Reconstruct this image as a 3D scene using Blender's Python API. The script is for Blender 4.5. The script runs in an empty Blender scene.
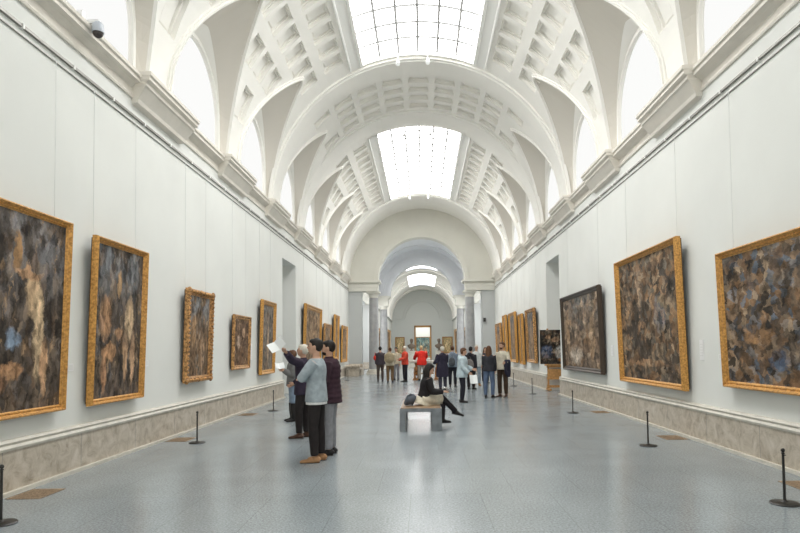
import bpy, math, random
from mathutils import Vector, Matrix
R = math.radians
sc = bpy.context.scene
col = sc.collection
random.seed(7)

# ---------------------------------------------------------------- materials
def mat(name, base, rough=.6, metal=0., spec=.5, noise=None, bump=None, emit=None):
    m = bpy.data.materials.new(name); m.use_nodes = True
    nt = m.node_tree; b = nt.nodes['Principled BSDF']
    b.inputs['Base Color'].default_value = (*base, 1)
    b.inputs['Roughness'].default_value = rough
    b.inputs['Metallic'].default_value = metal
    b.inputs['Specular IOR Level'].default_value = spec
    if emit:
        b.inputs['Emission Color'].default_value = (*emit[0], 1)
        b.inputs['Emission Strength'].default_value = emit[1]
    tc = None
    if noise or bump:
        tc = nt.nodes.new('ShaderNodeTexCoord')
    if noise:
        scale, amt = noise[0], noise[1]
        n = nt.nodes.new('ShaderNodeTexNoise'); n.inputs['Scale'].default_value = scale
        n.inputs['Detail'].default_value = 6
        nt.links.new(tc.outputs['Object'], n.inputs['Vector'])
        r = nt.nodes.new('ShaderNodeValToRGB')
        lo = tuple(max(0, c*(1-amt)) for c in base); hi = tuple(min(1, c*(1+amt)) for c in base)
        if len(noise) > 2: lo = noise[2]
        r.color_ramp.elements[0].position = .35; r.color_ramp.elements[0].color = (*lo, 1)
        r.color_ramp.elements[1].position = .65; r.color_ramp.elements[1].color = (*hi, 1)
        nt.links.new(n.outputs['Fac'], r.inputs['Fac'])
        nt.links.new(r.outputs['Color'], b.inputs['Base Color'])
    if bump:
        n2 = nt.nodes.new('ShaderNodeTexNoise'); n2.inputs['Scale'].default_value = bump[0]
        nt.links.new(tc.outputs['Object'], n2.inputs['Vector'])
        bp = nt.nodes.new('ShaderNodeBump'); bp.inputs['Strength'].default_value = bump[1]
        bp.inputs['Distance'].default_value = .01
        nt.links.new(n2.outputs['Fac'], bp.inputs['Height'])
        nt.links.new(bp.outputs['Normal'], b.inputs['Normal'])
    return m

def glow(name, colr, s):
    m = bpy.data.materials.new(name); m.use_nodes = True
    nt = m.node_tree; nt.nodes.clear()
    e = nt.nodes.new('ShaderNodeEmission'); o = nt.nodes.new('ShaderNodeOutputMaterial')
    e.inputs['Color'].default_value = (*colr, 1); e.inputs['Strength'].default_value = s
    nt.links.new(e.outputs[0], o.inputs['Surface'])
    return m

M = {}
M['wall'] = mat('wall_plaster', (.775, .785, .755), .8, noise=(.6, .03), spec=.2)
M['vault'] = mat('vault_plaster', (.88, .865, .82), .8, noise=(.8, .02), spec=.2)
M['coffer'] = mat('coffer_plaster', (.87, .855, .81), .8, spec=.2)
M['vault_cone_shade'] = mat('shaded_groin_plaster', (.68, .645, .58), .85, spec=.2)  # shade of the groins put into the colour, darker taupe than the vault
M['cornice'] = mat('cornice_stone', (.76, .72, .65), .7, noise=(3, .04), spec=.3)
M['trimw'] = mat('white_trim', (.86, .86, .83), .5)
M['endwall'] = mat('end_wall_plaster', (.66, .65, .59), .8, noise=(.7, .03), spec=.2)
M['endpier'] = mat('pier_plaster', (.52, .535, .53), .8, spec=.2)
M['blue'] = mat('blue_vault_plaster', (.74, .75, .765), .8, spec=.2)
M['column'] = mat('grey_marble_column', (.34, .345, .35), .4, noise=(3, .10))
M['far'] = mat('far_wall_plaster', (.68, .70, .68), .8, spec=.2)
M['rail'] = mat('rail_metal', (.30, .29, .27), .4, metal=.6)
M['wire'] = mat('wire_grey', (.70, .71, .69), .5)
M['bar'] = mat('glazing_bar_paint', (.52, .52, .52), .6)
M['black'] = mat('black_iron', (.02, .018, .016), .35)
M['vent'] = mat('brass_grate', (.33, .24, .16), .5, metal=.3, noise=(60, .4))
M['gold'] = mat('gilt_wood', (.60, .32, .085), .38, metal=.3, noise=(30, .25, (.42, .20, .05)), bump=(70, .5))
M['gold2'] = mat('old_gilt_wood', (.50, .27, .10), .4, metal=.3, noise=(22, .5, (.16, .08, .03)), bump=(90, .8))
M['darkframe'] = mat('dark_frame_wood', (.05, .032, .02), .4)
M['skylight'] = glow('skylight_glass', (1.0, 1.0, .985), 4.6)
M['lunette'] = glow('lunette_glass', (1.0, 1.0, .985), .47)
M['farlight'] = glow('far_skylight_glass', (1, 1, .985), 2.6)
M['dimlight'] = glow('side_room_fill_glow', (1, .98, .95), 1.1)  # glow of the panels added in the side rooms
M['sidefill'] = glow('vestibule_fill_glow', (1.0, .99, .97), 3.4)  # glow of the side panes added in the vestibule
M['door'] = mat('door_jamb', (.50, .51, .50), .7)
M['white'] = mat('white_plastic', (.85, .85, .85), .4)
M['camgrey'] = mat('camera_grey', (.50, .54, .60), .35)
M['glassdark'] = mat('dark_dome', (.06, .05, .05), .1)
M['bench_metal'] = mat('brushed_bench_metal', (.24, .255, .27), .3, metal=.5, noise=(8, .15))
M['bench_seat'] = mat('tan_leather', (.25, .15, .075), .35, noise=(12, .15))
M['wood'] = mat('easel_wood', (.50, .26, .09), .5, noise=(14, .25))
M['marble'] = mat('table_marble', (.68, .64, .56), .25, noise=(12, .2))
M['bronze'] = mat('gilt_bronze', (.42, .20, .08), .35, metal=.5, noise=(12, .3))
M['darkbronze'] = mat('dark_bronze', (.17, .13, .095), .5, metal=.3)
M['paper'] = mat('paper', (.80, .82, .82), .7)
M['eye'] = mat('eye_dark', (.03, .02, .02), .3)
M['lip'] = mat('lips', (.45, .18, .15), .5)

# floor: polished grey granite slabs
def floor_mat():
    m = bpy.data.materials.new('granite_floor'); m.use_nodes = True
    nt = m.node_tree; b = nt.nodes['Principled BSDF']; L = nt.links.new
    tc = nt.nodes.new('ShaderNodeTexCoord')
    mp = nt.nodes.new('ShaderNodeMapping'); mp.inputs['Location'].default_value = (.48, .3, 0)
    L(tc.outputs['Object'], mp.inputs['Vector'])
    br = nt.nodes.new('ShaderNodeTexBrick'); br.offset = .5
    br.inputs['Scale'].default_value = 1; br.inputs['Brick Width'].default_value = .76
    br.inputs['Row Height'].default_value = 1.4; br.inputs['Mortar Size'].default_value = .004
    br.inputs['Color1'].default_value = (.275, .315, .34, 1); br.inputs['Color2'].default_value = (.29, .33, .35, 1)
    br.inputs['Mortar'].default_value = (.215, .25, .265, 1)
    L(mp.outputs['Vector'], br.inputs['Vector'])
    n = nt.nodes.new('ShaderNodeTexNoise'); n.inputs['Scale'].default_value = 45; n.inputs['Detail'].default_value = 8
    n.inputs['Roughness'].default_value = .75
    L(tc.outputs['Object'], n.inputs['Vector'])
    r = nt.nodes.new('ShaderNodeValToRGB')
    r.color_ramp.elements[0].position = .4; r.color_ramp.elements[0].color = (.55, .55, .56, 1)
    r.color_ramp.elements[1].position = .62; r.color_ramp.elements[1].color = (1.35, 1.33, 1.28, 1)
    L(n.outputs['Fac'], r.inputs['Fac'])
    mx = nt.nodes.new('ShaderNodeMix'); mx.data_type = 'RGBA'; mx.blend_type = 'MULTIPLY'; mx.inputs[0].default_value = .75
    L(br.outputs['Color'], mx.inputs[6]); L(r.outputs['Color'], mx.inputs[7])
    n2 = nt.nodes.new('ShaderNodeTexNoise'); n2.inputs['Scale'].default_value = 1.1; n2.inputs['Detail'].default_value = 5
    L(tc.outputs['Object'], n2.inputs['Vector'])
    r2 = nt.nodes.new('ShaderNodeValToRGB')
    r2.color_ramp.elements[0].position = .35; r2.color_ramp.elements[0].color = (.93, .93, .94, 1)
    r2.color_ramp.elements[1].position = .7; r2.color_ramp.elements[1].color = (1.06, 1.06, 1.06, 1)
    L(n2.outputs['Fac'], r2.inputs['Fac'])
    mx2 = nt.nodes.new('ShaderNodeMix'); mx2.data_type = 'RGBA'; mx2.blend_type = 'MULTIPLY'; mx2.inputs[0].default_value = 1
    L(mx.outputs[2], mx2.inputs[6]); L(r2.outputs['Color'], mx2.inputs[7])
    L(mx2.outputs[2], b.inputs['Base Color'])
    rr = nt.nodes.new('ShaderNodeMapRange'); rr.inputs['To Min'].default_value = .19; rr.inputs['To Max'].default_value = .25
    L(n2.outputs['Fac'], rr.inputs['Value']); L(rr.outputs[0], b.inputs['Roughness'])
    b.inputs['Specular IOR Level'].default_value = .8
    return m
M['floor'] = floor_mat()

def stone_mat():
    m = bpy.data.materials.new('skirting_stone'); m.use_nodes = True
    nt = m.node_tree; b = nt.nodes['Principled BSDF']; L = nt.links.new
    tc = nt.nodes.new('ShaderNodeTexCoord')
    n = nt.nodes.new('ShaderNodeTexNoise'); n.inputs['Scale'].default_value = 4.5; n.inputs['Detail'].default_value = 12
    n.inputs['Roughness'].default_value = .7; n.inputs['Distortion'].default_value = .8
    L(tc.outputs['Object'], n.inputs['Vector'])
    r = nt.nodes.new('ShaderNodeValToRGB'); e = r.color_ramp.elements
    e[0].position = .30; e[0].color = (.28, .23, .17, 1)
    e[1].position = .70; e[1].color = (.64, .58, .51, 1)
    x = e.new(.5); x.color = (.50, .44, .36, 1)
    L(n.outputs['Fac'], r.inputs['Fac']); L(r.outputs['Color'], b.inputs['Base Color'])
    b.inputs['Roughness'].default_value = .4
    return m
M['stone'] = stone_mat()
M['stonelight'] = mat('pale_skirting_stone', (.60, .57, .50), .45, noise=(6, .08))

def canvas_mat(name, bg, c2, c3, blobs=(), seed=0, sx=3., sz=2., top=None, cells=14, cellmix=.45):
    """generic mottled oil-paint surface: bg / c2 / c3 colours and soft brushed patches"""
    m = bpy.data.materials.new(name); m.use_nodes = True
    nt = m.node_tree; b = nt.nodes['Principled BSDF']; L = nt.links.new
    tc = nt.nodes.new('ShaderNodeTexCoord')
    nd = nt.nodes.new('ShaderNodeTexNoise'); nd.inputs['Scale'].default_value = 8; nd.inputs['Detail'].default_value = 9; nd.inputs['Roughness'].default_value = .68
    mp0 = nt.nodes.new('ShaderNodeMapping'); mp0.inputs['Location'].default_value = (seed*3.1, seed*1.7, seed)
    L(tc.outputs['Generated'], mp0.inputs['Vector']); L(mp0.outputs['Vector'], nd.inputs['Vector'])
    mul = nt.nodes.new('ShaderNodeVectorMath'); mul.operation = 'MULTIPLY_ADD'
    mul.inputs[1].default_value = (.16, 0, .16); mul.inputs[2].default_value = (-.08, 0, -.08)
    L(nd.outputs['Color'], mul.inputs[0])
    add = nt.nodes.new('ShaderNodeVectorMath'); add.operation = 'ADD'
    L(tc.outputs['Generated'], add.inputs[0]); L(mul.outputs[0], add.inputs[1])
    def ramp(src, p0, p1):
        r = nt.nodes.new('ShaderNodeMapRange'); r.inputs['From Min'].default_value = p0; r.inputs['From Max'].default_value = p1
        r.interpolation_type = 'SMOOTHSTEP'
        L(src, r.inputs['Value']); return r.outputs[0]
    def mix(fac, a, colr):
        mx = nt.nodes.new('ShaderNodeMix'); mx.data_type = 'RGBA'
        L(fac, mx.inputs[0])
        if isinstance(a, tuple): mx.inputs[6].default_value = (*a, 1)
        else: L(a, mx.inputs[6])
        mx.inputs[7].default_value = (*colr, 1)
        return mx.outputs[2]
    def nz(scx, scz, k):
        mp = nt.nodes.new('ShaderNodeMapping'); mp.inputs['Scale'].default_value = (scx, 1, scz)
        mp.inputs['Location'].default_value = (seed*2.3+k, k*1.3, seed*.7)
        L(add.outputs[0], mp.inputs['Vector'])
        n = nt.nodes.new('ShaderNodeTexNoise'); n.inputs['Scale'].default_value = 1; n.inputs['Detail'].default_value = 7
        n.inputs['Roughness'].default_value = .62
        L(mp.outputs['Vector'], n.inputs['Vector']); return n.outputs['Fac']
    cur = mix(ramp(nz(sx*1.3, sz*1.3, 5), .42, .62), bg, tuple(c*2.4 for c in bg))
    if top:
        sep = nt.nodes.new('ShaderNodeSeparateXYZ'); L(add.outputs[0], sep.inputs[0])
        mm = nt.nodes.new('ShaderNodeMath'); mm.operation = 'MULTIPLY'
        L(ramp(sep.outputs['Z'], .45, .95), mm.inputs[0]); L(ramp(nz(sx, sz, 9), .4, .55), mm.inputs[1])
        cur = mix(mm.outputs[0], cur, top)
    cur = mix(ramp(nz(sx*2.2, sz*1.8, 11), .56, .64), cur, c2)
    cur = mix(ramp(nz(sx*2.6, sz*2.2, 23), .60, .66), cur, c3)
    for (u, v, ru, rv, c) in blobs:
        sb = nt.nodes.new('ShaderNodeVectorMath'); sb.operation = 'SUBTRACT'; sb.inputs[1].default_value = (u, .5, v)
        L(add.outputs[0], sb.inputs[0])
        ml = nt.nodes.new('ShaderNodeVectorMath'); ml.operation = 'MULTIPLY'; ml.inputs[1].default_value = (1/ru, 0, 1/rv)
        L(sb.outputs[0], ml.inputs[0])
        ln = nt.nodes.new('ShaderNodeVectorMath'); ln.operation = 'LENGTH'; L(ml.outputs[0], ln.inputs[0])
        r = nt.nodes.new('ShaderNodeMapRange'); r.inputs['From Min'].default_value = 1.05; r.inputs['From Max'].default_value = .7
        L(ln.outputs['Value'], r.inputs['Value'])
        cur = mix(r.outputs[0], cur, c)
    # brush-work: small coloured cells and a fine light/dark break-up
    mpv = nt.nodes.new('ShaderNodeMapping'); mpv.inputs['Scale'].default_value = (cells, 1, cells*.8)
    L(add.outputs[0], mpv.inputs['Vector'])
    vo_ = nt.nodes.new('ShaderNodeTexVoronoi'); vo_.inputs['Scale'].default_value = 1; vo_.feature = 'F1'
    L(mpv.outputs['Vector'], vo_.inputs['Vector'])
    se = nt.nodes.new('ShaderNodeSeparateColor'); L(vo_.outputs['Color'], se.inputs[0])
    rp = nt.nodes.new('ShaderNodeValToRGB'); el = rp.color_ramp.elements
    pal = [bg, c2, tuple(q*.9 for q in bg), (.30, .17, .085), tuple(q*1.6 for q in bg), c3, (.42, .30, .19), bg]
    el[0].position = 0; el[0].color = (*pal[0], 1); el[1].position = 1; el[1].color = (*pal[-1], 1)
    for i_ in range(1, 7):
        x_ = el.new(i_/7); x_.color = (*pal[i_], 1)
    L(se.outputs[0], rp.inputs['Fac'])
    mx = nt.nodes.new('ShaderNodeMix'); mx.data_type = 'RGBA'
    mk = nt.nodes.new('ShaderNodeMath'); mk.operation = 'MULTIPLY'; mk.inputs[1].default_value = cellmix
    L(ramp(nz(3, 3, 31), .38, .55), mk.inputs[0]); L(mk.outputs[0], mx.inputs[0])
    L(cur, mx.inputs[6]); L(rp.outputs['Color'], mx.inputs[7]); cur = mx.outputs[2]
    hs = nt.nodes.new('ShaderNodeMapRange'); hs.inputs['From Min'].default_value = .35; hs.inputs['From Max'].default_value = .65
    hs.inputs['To Min'].default_value = .35; hs.inputs['To Max'].default_value = 1.6
    L(nz(16, 12, 41), hs.inputs['Value'])
    vs2 = nt.nodes.new('ShaderNodeVectorMath'); vs2.operation = 'SCALE'; L(cur, vs2.inputs[0]); L(hs.outputs[0], vs2.inputs['Scale']); cur = vs2.outputs[0]
    L(cur, b.inputs['Base Color'])
    b.inputs['Roughness'].default_value = .6; b.inputs['Specular IOR Level'].default_value = .12
    return m

# ---------------------------------------------------------------- mesh builder
class MB:
    def __init__(s): s.v = []; s.f = []; s.m = []
    def add(s, vs, fs, mi=0):
        o = len(s.v); s.v += [tuple(v) for v in vs]
        for f in fs: s.f.append(tuple(i+o for i in f)); s.m.append(mi)
    def quad(s, a, b, c, d, mi=0): s.add([a, b, c, d], [(0, 1, 2, 3)], mi)
    def box(s, x0, y0, z0, x1, y1, z1, mi=0):
        v = [(x, y, z) for z in (z0, z1) for y in (y0, y1) for x in (x0, x1)]
        s.add(v, [(0, 2, 3, 1), (4, 5, 7, 6), (0, 1, 5, 4), (2, 6, 7, 3), (0, 4, 6, 2), (1, 3, 7, 5)], mi)
    def prism(s, prof, p0, p1, fn, mi=0, cap=True):
        """prof: 2D points; fn(a,b,t) -> 3D point at t"""
        n = len(prof)
        v = [fn(a, b, p0) for a, b in prof] + [fn(a, b, p1) for a, b in prof]
        f = [(i, (i+1) % n, n+(i+1) % n, n+i) for i in range(n)]
        if cap: f += [tuple(range(n)), tuple(range(2*n-1, n-1, -1))]
        s.add(v, f, mi)
    def loft(s, pts, rad, side=(1, 0, 0), seg=12, mi=0, cap=True):
        pts = [Vector(p) for p in pts]; n = len(pts); side = Vector(side)
        rings = []
        for i, p in enumerate(pts):
            t = (pts[min(i+1, n-1)] - pts[max(i-1, 0)])
            if t.length < 1e-6: t = Vector((0, 0, 1))
            t.normalize()
            u = side - side.dot(t)*t
            if u.length < .08:
                alt = Vector((0, 1, 0)); u = alt - alt.dot(t)*t
            u.normalize(); w = t.cross(u)
            r = rad[i] if not isinstance(rad, (int, float)) else rad
            rx, ry = (r if isinstance(r, (tuple, list)) else (r, r))
            rings.append([p + u*rx*math.cos(2*math.pi*k/seg) + w*ry*math.sin(2*math.pi*k/seg) for k in range(seg)])
        v = [q for r in rings for q in r]; f = []
        for i in range(n-1):
            for k in range(seg):
                a = i*seg+k; b = i*seg+(k+1) % seg
                f.append((a, b, b+seg, a+seg))
        if cap:
            f.append(tuple(range(seg-1, -1, -1))); f.append(tuple(range((n-1)*seg, n*seg)))
        s.add(v, f, mi)
    def lathe(s, prof, c=(0, 0, 0), seg=24, mi=0):
        s.loft([(c[0], c[1], c[2]+z) for r, z in prof], [max(r, .0005) for r, z in prof], seg=seg, mi=mi) if all(prof[i+1][1] > prof[i][1] for i in range(len(prof)-1)) else s._lathe(prof, c, seg, mi)
    def _lathe(s, prof, c, seg, mi):
        v = []; f = []
        for r, z in prof:
            for k in range(seg):
                a = 2*math.pi*k/seg; v.append((c[0]+r*math.cos(a), c[1]+r*math.sin(a), c[2]+z))
        n = len(prof)
        for i in range(n-1):
            for k in range(seg):
                a = i*seg+k; b = i*seg+(k+1) % seg; f.append((a, b, b+seg, a+seg))
        f.append(tuple(range(seg-1, -1, -1))); f.append(tuple(range((n-1)*seg, n*seg)))
        s.add(v, f, mi)
    def ell(s, c, r, rot=None, seg=14, rings=9, mi=0):
        c = Vector(c); v = []; f = []
        def T(x, y, z):
            q = Vector((x*r[0], y*r[1], z*r[2]))
            if rot is not None: q = rot @ q
            return c + q
        v.append(T(0, 0, -1))
        for i in range(1, rings):
            ph = -math.pi/2 + math.pi*i/rings
            for k in range(seg):
                a = 2*math.pi*k/seg; v.append(T(math.cos(ph)*math.cos(a), math.cos(ph)*math.sin(a), math.sin(ph)))
        v.append(T(0, 0, 1)); last = len(v)-1
        for k in range(seg): f.append((0, 1+(k+1) % seg, 1+k))
        for i in range(rings-2):
            for k in range(seg):
                a = 1+i*seg+k; b = 1+i*seg+(k+1) % seg; f.append((a, b, b+seg, a+seg))
        o = 1+(rings-2)*seg
        for k in range(seg): f.append((o+k, o+(k+1) % seg, last))
        s.add(v, f, mi)
    def mesh(s, name, mats, smooth=False):
        me = bpy.data.meshes.new(name); me.from_pydata(s.v, [], s.f)
        for m in (mats if isinstance(mats, (list, tuple)) else [mats]): me.materials.append(m)
        me.polygons.foreach_set('material_index', s.m)
        me.polygons.foreach_set('use_smooth', [smooth]*len(s.f))
        me.update(); return me
    def build(s, name, mats, parent=None, smooth=False, loc=None, rz=0, fix=True):
        me = s.mesh(name, mats, smooth)
        if fix:
            import bmesh
            bm = bmesh.new(); bm.from_mesh(me)
            bmesh.ops.remove_doubles(bm, verts=bm.verts, dist=1e-5)
            bmesh.ops.recalc_face_normals(bm, faces=bm.faces); bm.to_mesh(me); bm.free()
        o = bpy.data.objects.new(name, me); col.objects.link(o)
        if parent: o.parent = parent
        if loc: o.location = loc
        o.rotation_euler.z = rz
        if smooth == 'auto' or smooth:
            try: me.set_sharp_from_angle(angle=R(38))
            except Exception: pass
        return o

def tag(o, label, cat, group=None):
    o['label'] = label; o['category'] = cat
    if group: o['group'] = group
    return o
def struct(o): o['kind'] = 'structure'; return o
def empty(name, loc, rz=0):
    e = bpy.data.objects.new(name, None); col.objects.link(e)
    e.empty_display_size = .1; e.location = loc; e.rotation_euler.z = rz; return e
def copy_tree(o, parent=None):
    c = o.copy(); col.objects.link(c)
    if parent: c.parent = parent
    for ch in list(o.children): copy_tree(ch, c)
    return c

# ---------------------------------------------------------------- dimensions
W = 4.72            # half width of the gallery
RV, ZC = 4.65, 6.05 # vault radius and springing
PITCH = 4.175
def pier(k): return 10.5 + PITCH*k      # k = -4 .. 6
Y0, Y1 = -8.3, 38.6
SKY = [(Y0+.6, 1.5), (7.45, 18.17), (24.15, 34.8)]
ESKY = 68.5
A_T, A_E0, A_E1 = 1.62, 10., 44.5       # groin arch: half width, foot and apex elevation
Z_CT = 6.22                             # top of cornice

def arch_e(t):
    u = abs(t)/A_T
    if u >= 1: return None
    u = (math.sqrt(u*u+.002)-math.sqrt(.002))/(math.sqrt(1.002)-math.sqrt(.002))
    return A_E0 + (A_E1-A_E0)*max(0, 1-u)**.65
# ---------------------------------------------------------------- the vault
def S(y, e, sgn, dr=0., r=RV):
    a = R(e); return (sgn*(r+dr)*math.cos(a), y, ZC + (r+dr)*math.sin(a))
ROWS = dict(A=(53.5, 61.5), B=(41.9, 50.0), C=(30.0, 38.2), D=(16.0, 26.0))
CP = PITCH/5; CH = .325
BANDS = (-2, 2)
def clear(cell):
    ya, yb, ea, eb, yc = cell
    if abs(ea-ROWS['B'][0]) < .01: return True
    for y in (ya, yb):
        ae = arch_e(y-yc)
        if ae is not None and ea < ae-.6: return False
    return True
RINGS = [(1.6, 2.7), (5.6, 7.35), (18.30, 19.42), (22.45, 23.6), (34.95, 36.3)]
def in_ring(ya, yb): return any(ya < r1 and yb > r0 for r0, r1 in RINGS)
LUN_R, LUN_Z = 1.47, 6.9

vault = MB(); ribs = MB(); lun_glass = []; 
for k in range(-5, 7):
    ya, yb = max(pier(k), Y0), min(pier(k+1), Y1)
    if yb <= ya: continue
    yc = pier(k)+PITCH/2
    if k == 6: yc = 1e6                      # last half bay: no groin
    cells = []
    if k in BANDS:
        ths = []
        for i in range(-5, 6):
            e0 = 90-(11.1*i+4.3); e1 = 90-(11.1*i-4.3)
            if e0 > 90: continue
            ths.append((e0, e1))
        for (e0, e1) in ths:
            for q in range(4):
                c = yc-1.05+.70*q
                cells.append((c-.25, c+.25, e0, e1, yc))
        for e0 in (12.1,):
            pass
    else:
        for side_p in (k, k+1):
            js = [0, 1, 2] if side_p == k else [-2, -1, 0]
            for j in js:
                c = pier(side_p)+CP*j
                lo, hi = c-CH, c+CH
                if in_ring(lo, hi) or lo < Y0 or hi > 34.95: continue
                for rn, (e0, e1) in ROWS.items():
                    if rn == 'C' and abs(j) > 1: continue
                    if rn == 'D' and j != 0: continue
                    l2, h2 = max(lo, ya), min(hi, yb)
                    if h2-l2 < .05: continue
                    cells.append((lo, hi, e0, e1, yc))
    cells = [c for c in cells if clear((max(c[0], ya), min(c[1], yb), c[2], c[3], c[4]))]
    elines = set([2.2, 6, 10, 14])
    for c in cells: elines |= {c[2], c[3], (c[2]+c[3])/2}
    e = 14
    full = sorted(elines | {18, 22, 26, 30, 34, 38, 41.5, 46, 50, 53.5, 57.5, 61.5, 63.5, 66})
    inner = sorted(x for x in elines)
    out = []
    for x in full:
        if x in elines or not any(abs(x-z) < 1.2 for z in elines): out.append(x)
    elist = [x for x in out if x < ESKY-.3] + [ESKY, 71, 75, 79, 83, 86.5, 90]
    elist = sorted(set(elist) | {x for x in elines if x > ESKY})
    if k in BANDS: elist = sorted(set(elines | {18, 86.5, ESKY+1.0, 90}))
    ys = {round(ya, 4), round(yb, 4)}
    for c in cells:
        for y in (c[0], c[1]):
            if ya < y < yb: ys.add(round(y, 4))
    if k < 6:
        for i in range(0, 33):
            y = yc + A_T*math.cos(math.pi*i/32)
            if ya < y < yb: ys.add(round(y, 4))
    for s0, s1 in SKY:
        for y in (s0, s1):
            if ya < y < yb: ys.add(round(y, 4))
    ys = sorted(ys)
    # merge near-duplicates that are not cell edges
    keep = [ys[0]]
    hard = {round(c[0], 4) for c in cells} | {round(c[1], 4) for c in cells} | {round(v, 4) for s in SKY for v in s} | {round(ya, 4), round(yb, 4), round(yc-A_T, 4), round(yc+A_T, 4)}
    for y in ys[1:]:
        if y-keep[-1] < .02:
            if y in hard and keep[-1] not in hard: keep[-1] = y
            elif y in hard: keep.append(y)
            continue
        keep.append(y)
    ys = keep
    def emin(y):
        a = arch_e(y-yc) if k < 6 else None
        return a if a is not None else 2.2
    inside = lambda y0, y1, e0, e1: any(c[0]-1e-3 <= y0 and y1 <= c[1]+1e-3 and c[2]-1e-3 <= e0 and e1 <= c[3]+1e-3 for c in cells)
    for sgn in (-1, 1):
        for i in range(len(ys)-1):
            p, q = ys[i], ys[i+1]; mid = (p+q)/2
            sky = any(s0 < mid < s1 for s0, s1 in SKY)
            ap, aq = emin(p), emin(q)
            # columns at the exact groin foot: use the arch only on its inner side
            if k < 6 and abs(abs(mid-yc)) > A_T: ap = aq = 2.2
            elif k < 6:
                if abs(p-(yc-A_T)) < 2e-3: ap = A_E0
                if abs(q-(yc+A_T)) < 2e-3: aq = A_E0
            for j in range(len(elist)-1):
                e0, e1 = elist[j], elist[j+1]
                if sky and e0 >= ESKY-1e-6: continue
                if inside(p, q, e0, e1): continue
                a0, a1, b0, b1 = max(e0, ap), max(e1, ap), max(e0, aq), max(e1, aq)
                if a1-a0 < 1e-4 and b1-b0 < 1e-4: continue
                if a1-a0 < 1e-4: vault.add([S(p, a1, sgn), S(q, b1, sgn), S(q, b0, sgn)], [(0, 1, 2)])
                elif b1-b0 < 1e-4: vault.add([S(p, a1, sgn), S(q, b1, sgn), S(p, a0, sgn)], [(0, 1, 2)])
                else: vault.quad(S(p, a0, sgn), S(p, a1, sgn), S(q, b1, sgn), S(q, b0, sgn))
        # coffers (two steps deep); cells cut at the pier are drawn once, by the bay that holds their centre
        for c in cells:
            y0, y1, e0, e1 = c[:4]
            h0, h1 = max(y0, ya), min(y1, yb)
            md = 360/(2*math.pi*RV)      # degrees per metre
            em = (e0+e1)/2
            levels = [(0, 0.), (0, .09), (.05, .09), (.05, .145), (.09, .145), (.12, .12), (.26, .17)]
            def loop(ins, d):
                Y_a = h0 if h0 > y0+1e-6 else y0+ins
                Y_b = h1 if h1 < y1-1e-6 else y1-ins
                E_a, E_b = e0+ins*md, e1-ins*md
                return [(Y_a, E_a, d), (Y_b, E_a, d), (Y_b, (E_a+E_b)/2, d), (Y_b, E_b, d), (Y_a, E_b, d), (Y_a, (E_a+E_b)/2, d)]
            lv = levels[:6] if (y1-y0) < .5 else levels[:6]
            prev = None
            for ins, d in lv:
                lp = [S(y, e_, sgn, d) for y, e_, d in loop(ins, d)]
                if prev:
                    for a in range(6):
                        b = (a+1) % 6
                        if h0 > y0+1e-6 and a in (4, 5): continue
                        if h1 < y1-1e-6 and a in (1, 2): continue
                        vault.quad(prev[a], prev[b], lp[b], lp[a], 1 if d > .05 else 0)
                prev = lp
            vault.quad(prev[0], prev[1], prev[2], prev[5], 1); vault.quad(prev[5], prev[2], prev[3], prev[4], 1)
        # groin (penetration) surface, ruled from the arch on the vault to the lunette arch on the wall
        if k < 6 and yc-A_T > Y0-.1:
            gy = [y for y in ys if abs(y-yc) <= A_T+1e-6]
            rows = []
            for y in gy:
                t = max(-1, min(1, (y-yc)/A_T)); ph = math.acos(t)
                ee = arch_e(y-yc); ee = A_E0 if ee is None else ee
                V = Vector(S(y, ee, sgn))
                Lp = Vector((sgn*(W+.05), yc+LUN_R*math.cos(ph), LUN_Z+LUN_R*math.sin(ph)))
                rows.append([V.lerp(Lp, f) for f in (0, .45, .80)] + [Lp])
            # moulded step near the lunette
            for a in range(len(rows)-1):
                for b in range(3):
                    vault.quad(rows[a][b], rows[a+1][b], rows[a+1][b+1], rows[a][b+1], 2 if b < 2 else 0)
            for s2 in (-1, 1):        # vertical cheeks below the springing
                V1 = Vector(S(yc+s2*A_T, A_E0, sgn)); V0 = Vector(S(yc+s2*A_T, 2.2, sgn))
                L1 = Vector((sgn*(W+.05), yc+s2*LUN_R, LUN_Z)); L0 = Vector((sgn*(W+.05), yc+s2*LUN_R, 6.2))
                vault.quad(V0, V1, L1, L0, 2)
            # reveal into the wall and the window frame moulding
            prof = [(yc+LUN_R*math.cos(math.pi*i/28), LUN_Z+LUN_R*math.sin(math.pi*i/28)) for i in range(29)]
            prof = [(yc+LUN_R, 6.2)] + prof + [(yc-LUN_R, 6.2)]
            for a in range(len(prof)-1):
                (u0, v0), (u1, v1) = prof[a], prof[a+1]
                vault.quad((sgn*(W+.05), u0, v0), (sgn*(W+.05), u1, v1), (sgn*(W+.09), u1, v1), (sgn*(W+.09), u0, v0), 0)
            lun_glass.append((sgn, yc, prof))
            # raised archivolt rib along the groin edge on the vault
            path = []
            for i in range(-24, 25):
                tt = A_T*math.sin(math.pi/2*i/24)
                ee = arch_e(tt*.9999) if abs(i) < 24 else A_E0
                path.append((yc+tt, ee if ee else A_E0))
            path = [(yc-A_T, 2.5)] + path + [(yc+A_T, 2.5)]
            mdg = 360/(2*math.pi*RV)
            inner_, outer_ = [], []
            for a, (y, ee) in enumerate(path):
                y_p, e_p = path[max(a-1, 0)]; y_n, e_n = path[min(a+1, len(path)-1)]
                ty, te = y_n-y_p, (e_n-e_p)/mdg
                l = math.hypot(ty, te) or 1; ny, ne = -te/l, ty/l
                inner_.append((y-ny*.0, ee-ne*.0)); outer_.append((y+ny*.10, ee+ne*.10*mdg))
            def rail_pts(f, d):
                return [S(iy+(oy-iy)*f, ie+(oe-ie)*f, sgn, -d) for (iy, ie), (oy, oe) in zip(inner_, outer_)]
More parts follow.
